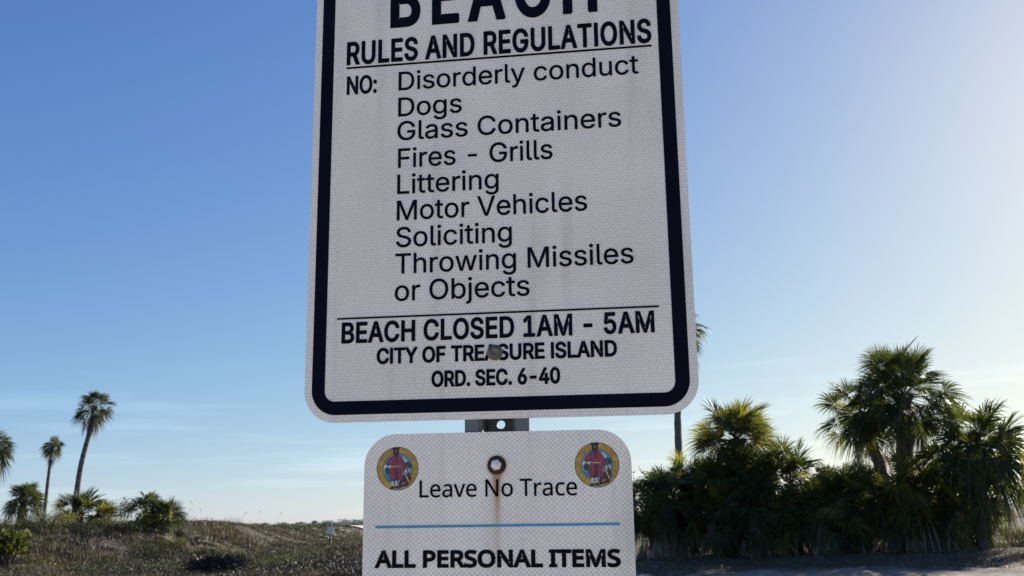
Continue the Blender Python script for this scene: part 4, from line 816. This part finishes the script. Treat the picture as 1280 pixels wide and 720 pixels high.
def sign_root(name, label):
    r = empty(name); r.matrix_world = SIGN; tag(r, label, 'sign'); return r

# --- sign post: galvanised hat channel with punched web, flanges against the sign backs
post = sign_root('sign_post', 'galvanised channel post with punched holes holding both beach signs'); post['category'] = 'post'
Z0, Z1 = -1.86, .60
WB = .034            # how far back the web lies
b = MB(); pitch = .0254; hr = .0050; zc = -.0042
half = .0150
k0 = int((Z0 - zc) / pitch); nseg = 12
z = zc + (k0) * pitch
th = .0035
while z + pitch / 2 < Z1:
    a0, a1 = z - pitch / 2, z + pitch / 2
    plate(b, [(-half, a0), (half, a0), (half, a1), (-half, a1)], [list(reversed(disc(0, z, hr, 16)))], WB, None)
    back_face(b, [(-half, a0), (half, a0), (half, a1), (-half, a1)], [list(reversed(disc(0, z, hr, 16)))], WB + th, 0)
    ring = disc(0, z, hr, 16)
    b.add([(p[0], WB, p[1]) for p in ring] + [(p[0], WB + th, p[1]) for p in ring], [(i, 16 + i, 16 + (i + 1) % 16, (i + 1) % 16) for i in range(16)])
    z += pitch
zb, zt = zc + k0 * pitch - pitch / 2, z - pitch / 2
b.build('web', M['galv'], post)
b = MB()
for s in (-1, 1):
    prof = [(half, WB + th), (half, WB), (.0178, .0062), (.0215, .0024), (.0372, .0024), (.0372, .0055), (.0222, .0055), (.0205, .0085), (.0178, WB + th)]
    prof = [(s * x, y) for x, y in prof]; k = len(prof)
    vs = [(x, y, zb) for x, y in prof] + [(x, y, zt) for x, y in prof]
    fs = [(i, (i + 1) % k, k + (i + 1) % k, k + i) for i in range(k)]
    if s < 0: fs = [tuple(reversed(f)) for f in fs]
    b2 = MB(); b2.add(vs, fs + [tuple(range(k)), tuple(range(2 * k - 1, k - 1, -1))]); b2.build('flange', M['galv'], post)

# --- upper sign, 18 by 24 inches
up_s = sign_root('beach_rules_sign', 'large white beach rules sign with thick black border, above smaller sign')
W2, HT = .2286, .6096
outer = rrect(-W2, W2, 0, HT, .038)
b = MB(); plate(b, outer, [], 0, .002, 0, True, 1); back_face(b, outer, [], .002, 1)
b.build('panel', [M['hex'], M['alu']], up_s)
b = MB(); plate(b, rrect(-.2196, .2190, .0088, HT - .0088, .0295), [list(reversed(rrect(-.2038, .2028, .0246, HT - .0246, .0125)))], -.0005, -.0001)
b.build('border', M['ink'], up_s)
b = MB()
text(b, SANS, 'BEACH', -.1311, .4948, .1310, .4947, .0762, bold=.0029, track=125)
text(b, SANS, 'RULES AND REGULATIONS', -.1871, .4486, .1950, .4482, .0318, bold=.0012, track=26)
bar(b, -.1870, .4445, .1948, .4443, .0025)
b.build('heading', M['ink'], up_s)
b = MB()
text(b, SANS, 'NO:', -.1861, .4086, -.1472, .4081, .0248, bold=.0008)
b.build('list_lead', M['ink'], up_s)
b = MB()
for s, x0, z0, x1, z1 in (('Disorderly conduct', -.1193, .4088, .1777, .4097), ('Dogs', -.1194, .3748, -.0392, .3746), ('Glass Containers', -.1200, .3430, .1544, .3434),
                          ('Fires - Grills', -.1188, .3083, .0713, .3071), ('Littering', -.1194, .2745, .0055, .2740), ('Motor Vehicles', -.1195, .2414, .1107, .2405),
                          ('Soliciting', -.1200, .2078, .0206, .2071), ('Throwing Missiles', -.1208, .1750, .1624, .1744), ('or Objects', -.1209, .1419, .0406, .1412)):
    text(b, SANS, s, x0, z0, x1, z1, .0249, bold=.00028, track=-4)
b.build('rule_list', M['ink'], up_s)
b = MB()
bar(b, -.1911, .1228, .1887, .1228, .0021)
text(b, SANS, 'BEACH CLOSED 1AM - 5AM', -.1850, .0926, .1827, .0929, .0255, bold=.0010, track=14)
text(b, SANS, 'CITY OF TREASURE ISLAND', -.1417, .0666, .1394, .0670, .0192, bold=.0009)
text(b, SANS, 'ORD. SEC. 6-40', -.0758, .0380, .0739, .0380, .0190, bold=.0009)
b.build('closing_notice', M['ink'], up_s)
def lathe(mb, cx, cz, prof, k=28, mi=0):
    """turned shape about the sign's normal; prof is radius against height above the face"""
    vs = [(cx + r * math.cos(2 * math.pi * i / k), -h, cz + r * math.sin(2 * math.pi * i / k)) for r, h in prof for i in range(k)]
    fs = [(j * k + i, j * k + (i + 1) % k, (j + 1) * k + (i + 1) % k, (j + 1) * k + i) for j in range(len(prof) - 1) for i in range(k)]
    fs.append(tuple((len(prof) - 1) * k + i for i in range(k)))
    mb.add(vs, fs, mi)
b = MB(); lathe(b, -.0011, .0760, [(.0092, .0002), (.0092, .0012), (.0086, .0017), (.0068, .0019), (.0064, .0019)])
w_ = b.build('washer', M['bolt_steel'], up_s, True)
b = MB(); lathe(b, -.0011, .0760, [(.0066, .0019), (.0066, .0046), (.0060, .0062), (.0040, .0072), (.0036, .0069), (.0015, .0068)])
b.build('bolt', M['bolt_steel'], up_s, True)

# --- lower sign, 12 by 18 inches
lo_s = sign_root('leave_no_trace_sign', 'smaller white sign with two round seals and rust stain below larger sign')
L2, LT = .1524, -.0147
outer = rrect(-L2 - .0018, L2 - .0018, LT - .4572, LT, .037)
b = MB(); plate(b, outer, [], 0, .002, 0, True, 1); back_face(b, outer, [], .002, 1)
b.build('panel', [M['diamond'], M['alu']], lo_s)
b = MB(); text(b, HUMAN, 'Leave No Trace', -.0890, -.0865, .0897, -.0866, .0190, bold=.0002)
b.build('title', M['ink_black'], lo_s)
b = MB(); bar(b, -.1399, -.1186, .1352, -.1177, .0028); b.build('dividing_line', M['blue_ink'], lo_s)
b = MB(); text(b, HUMAN, 'ALL PERSONAL ITEMS', -.1397, -.1635, .1349, -.1628, .0190, bold=.00115); b.build('notice_text', M['ink_black'], lo_s)
b = MB(); lathe(b, -.0002, -.0520, [(.0106, .0002), (.0106, .0013), (.0100, .0017), (.0062, .0018)]); b.build('washer', M['rust'], lo_s, True)
b = MB()
hexp = [(-.0002 + .0062 * math.cos(R(60 * i + 12)), -.0520 + .0062 * math.sin(R(60 * i + 12))) for i in range(6)]
plate(b, hexp, [], -.0062, -.0018); lathe(b, -.0002, -.0520, [(.0046, .0062), (.0042, .0068), (.0020, .0070)], 16)
b.build('bolt', M['bolt_bright'], lo_s)

# city seal: gold ring with lettering round a figure in a maroon coat
SC = [('gold', (.52, .34, .05)), ('outline', (.05, .045, .04)), ('sky', (.10, .30, .46)), ('cloud', (.50, .56, .58)), ('leaf', (.02, .065, .055)), ('coat', (.23, .035, .065)),
      ('coat_shade', (.10, .012, .028)), ('dark', (.022, .014, .014)), ('stocking', (.55, .53, .48)), ('wood', (.055, .03, .022)), ('sea', (.03, .22, .40)), ('letter', (.33, .13, .02)), ('skin', (.22, .10, .06)), ('ground', (.36, .30, .16))]
SM = [simple('seal_' + n_, c_, .45, .22, 300) for n_, c_ in SC]; SI = {n_: i for i, (n_, _) in enumerate(SC)}
def seal(cx, cz, rr):
    b = MB(); lay = [0]
    def S(name, pts, hole=None):
        lay[0] += 1
        P = [(cx + x * rr, cz + y * rr) for x, y in pts]
        if area2(P) < 0: P.reverse()
        H = []
        if hole:
            h = [(cx + x * rr, cz + y * rr) for x, y in hole]
            if area2(h) > 0: h.reverse()
            H = [h]
        y0 = -.00012 - lay[0] * .000012
        plate(b, P, H, y0, None, SI[name])
    D = lambda x, y, r, k=20, rz=1: disc(x, y, r, k, rz)
    S('outline', D(0, 0, 1, 48)); S('gold', D(0, 0, .965, 48)); S('outline', D(0, 0, .72, 40)); S('sky', D(0, 0, .69, 40))
    S('cloud', [(-.66, .1), (-.5, .32), (-.3, .3), (-.2, .1), (-.25, -.2), (-.4, -.3), (-.62, -.2)])
    S('cloud', [(.1, .45), (.25, .55), (.4, .42), (.62, .2), (.66, -.05), (.5, -.2), (.3, -.1), (.2, .1)])
    S('sea', [(-.64, -.22), (-.2, -.3), (-.1, -.62), (-.3, -.62), (-.52, -.46)])
    S('leaf', [(-.62, -.02), (-.5, .1), (-.38, .05), (-.3, -.1), (-.36, -.28), (-.6, -.2)])
    S('ground', [(-.45, -.78), (-.2, -.72), (.2, -.7), (.6, -.62), (.72, -.5), (.55, -.78), (.2, -.95), (-.15, -.96)])
    # palm behind the figure
    S('wood', [(.50, -.35), (.44, .1), (.49, .1), (.58, -.35)])
    for a in (10, 45, 80, 125, 165, 200, 235, 320, 350):
        x, y = math.cos(R(a)), math.sin(R(a))
        S('leaf', [(.46, .14), (.46 + x * .14 - y * .06, .14 + y * .14 + x * .06), (.46 + x * .29, .14 + y * .29 - .05), (.46 + x * .14 + y * .05, .14 + y * .14 - x * .05)])
    # chest and barrel at the feet
    S('wood', [(.12, -.55), (.3, -.28), (.62, -.22), (.68, -.5), (.5, -.8), (.05, -.86)])
    S('dark', [(.1, -.62), (.4, -.5), (.6, -.58), (.48, -.8), (.08, -.88)])
    S('letter', [(.2, -.66), (.36, -.6), (.38, -.7), (.22, -.78)])
    S('wood', [(.42, -.62), (.52, -.6), (.47, -.78), (.40, -.76)])
    # legs
    S('dark', [(-.32, -.44), (.02, -.44), (.0, -.62), (-.3, -.6)])
    S('stocking', [(-.28, -.56), (-.16, -.56), (-.18, -.82), (-.27, -.82)]); S('stocking', [(-.10, -.54), (.0, -.56), (-.02, -.82), (-.10, -.8)])
    S('dark', [(-.36, -.92), (-.14, -.92), (-.15, -.80), (-.28, -.80)]); S('dark', [(-.12, -.9), (.12, -.92), (.0, -.79), (-.11, -.79)])
    # coat: skirts, body, sleeves
    S('coat', [(-.40, -.46), (-.34, .0), (-.26, .16), (.14, .16), (.2, .0), (.27, -.5), (.05, -.53), (-.08, -.1), (-.14, -.5)])
    S('coat_shade', [(-.13, -.5), (-.09, .1), (.0, .1), (.06, -.52)])
    S('coat', [(-.28, .1), (-.34, .5), (-.18, .66), (.08, .66), (.22, .5), (.18, .1)])
    S('coat', [(-.30, .58), (-.5, .38), (-.58, .2), (-.46, .12), (-.12, .2), (-.1, .28), (-.4, .3), (-.2, .5)])
    S('coat', [(.16, .58), (.3, .4), (.38, .1), (.34, -.1), (.22, -.08), (.2, .2), (.1, .45)])
    S('coat_shade', [(-.1, .62), (-.06, .1), (-.02, .1), (.0, .62)])
    S('coat_shade', [(-.3, .2), (-.02, .16), (-.02, .2), (-.28, .26)])
    S('skin', [(-.12, .18), (.02, .14), (.06, .2), (-.06, .26)]); S('skin', [(.22, -.06), (.34, -.08), (.34, -.18), (.25, -.18)])
    S('gold', [(-.26, .08), (.16, .06), (.16, .11), (-.26, .13)])
    # beard, face, hat
    S('dark', [(-.2, .9), (-.22, .74), (-.12, .56), (-.02, .56), (.08, .74), (.06, .9)])
    S('skin', [(-.13, .86), (-.13, .78), (-.07, .74), (.0, .78), (.0, .86)])
    S('dark', [(-.3, .95), (-.2, .84), (.06, .84), (.13, .98), (.0, .995), (-.2, .985)])
    # cutlass
    S('stocking', [(.36, -.24), (.40, -.24), (.58, -.62), (.53, -.62)])
    S('gold', [(.31, -.2), (.44, -.22), (.43, -.27), (.32, -.26)])
    o = b.build('seal', SM, lo_s)
    # lettering round the ring, clockwise from the lower left
    lb = MB(); word = 'CITY OF TREASURE ISLAND FLORIDA'
    for i, ch in enumerate(word):
        if ch == ' ': continue
        a = R(228 - i * (276 / (len(word) - 1)))
        if R(82) < a < R(104): continue
        adv, cs = HUMAN[ch]; sc = .17 * rr / 573
        T = lambda c: [(cx + .845 * rr * math.cos(a) + ((p[0] - adv / 2) * math.sin(a) + (p[1] - 286) * math.cos(a)) * sc,
                        cz + .845 * rr * math.sin(a) + (-(p[0] - adv / 2) * math.cos(a) + (p[1] - 286) * math.sin(a)) * sc) for p in c]
        outs = [T(c) for c in cs if area2(c) > 0]; hs = [T(c) for c in cs if area2(c) < 0]
        for c in outs: plate(lb, c, [h for h in hs if inside(h[0], c)], -.0016, None)
    # sits just proud of the printed ring
    lb.v = [(x, -.00012 - .0008 if False else -.00075, z) for x, y, z in lb.v]
    lb.build('seal_lettering', SM[SI['letter']], o)
    return o
seal(-.1150, -.0539, .0245); seal(.1124, -.0537, .0248)

# --- small notice on a post out on the flats
x, y, z = G(-10.89, 50, 0)
nt = empty('notice_post', (x, y, z), R(-8)); tag(nt, 'small blank white notice on a dark post out on the grassy flats', 'sign')
b = MB(); b.box(-.045, .045, -.045, .045, -.3, 1.13); b.build('post', M['post_wood'], nt)
b = MB(); b.box(-.17, .17, -.062, -.047, .60, .95); b.build('plate', M['white_plate'], nt)
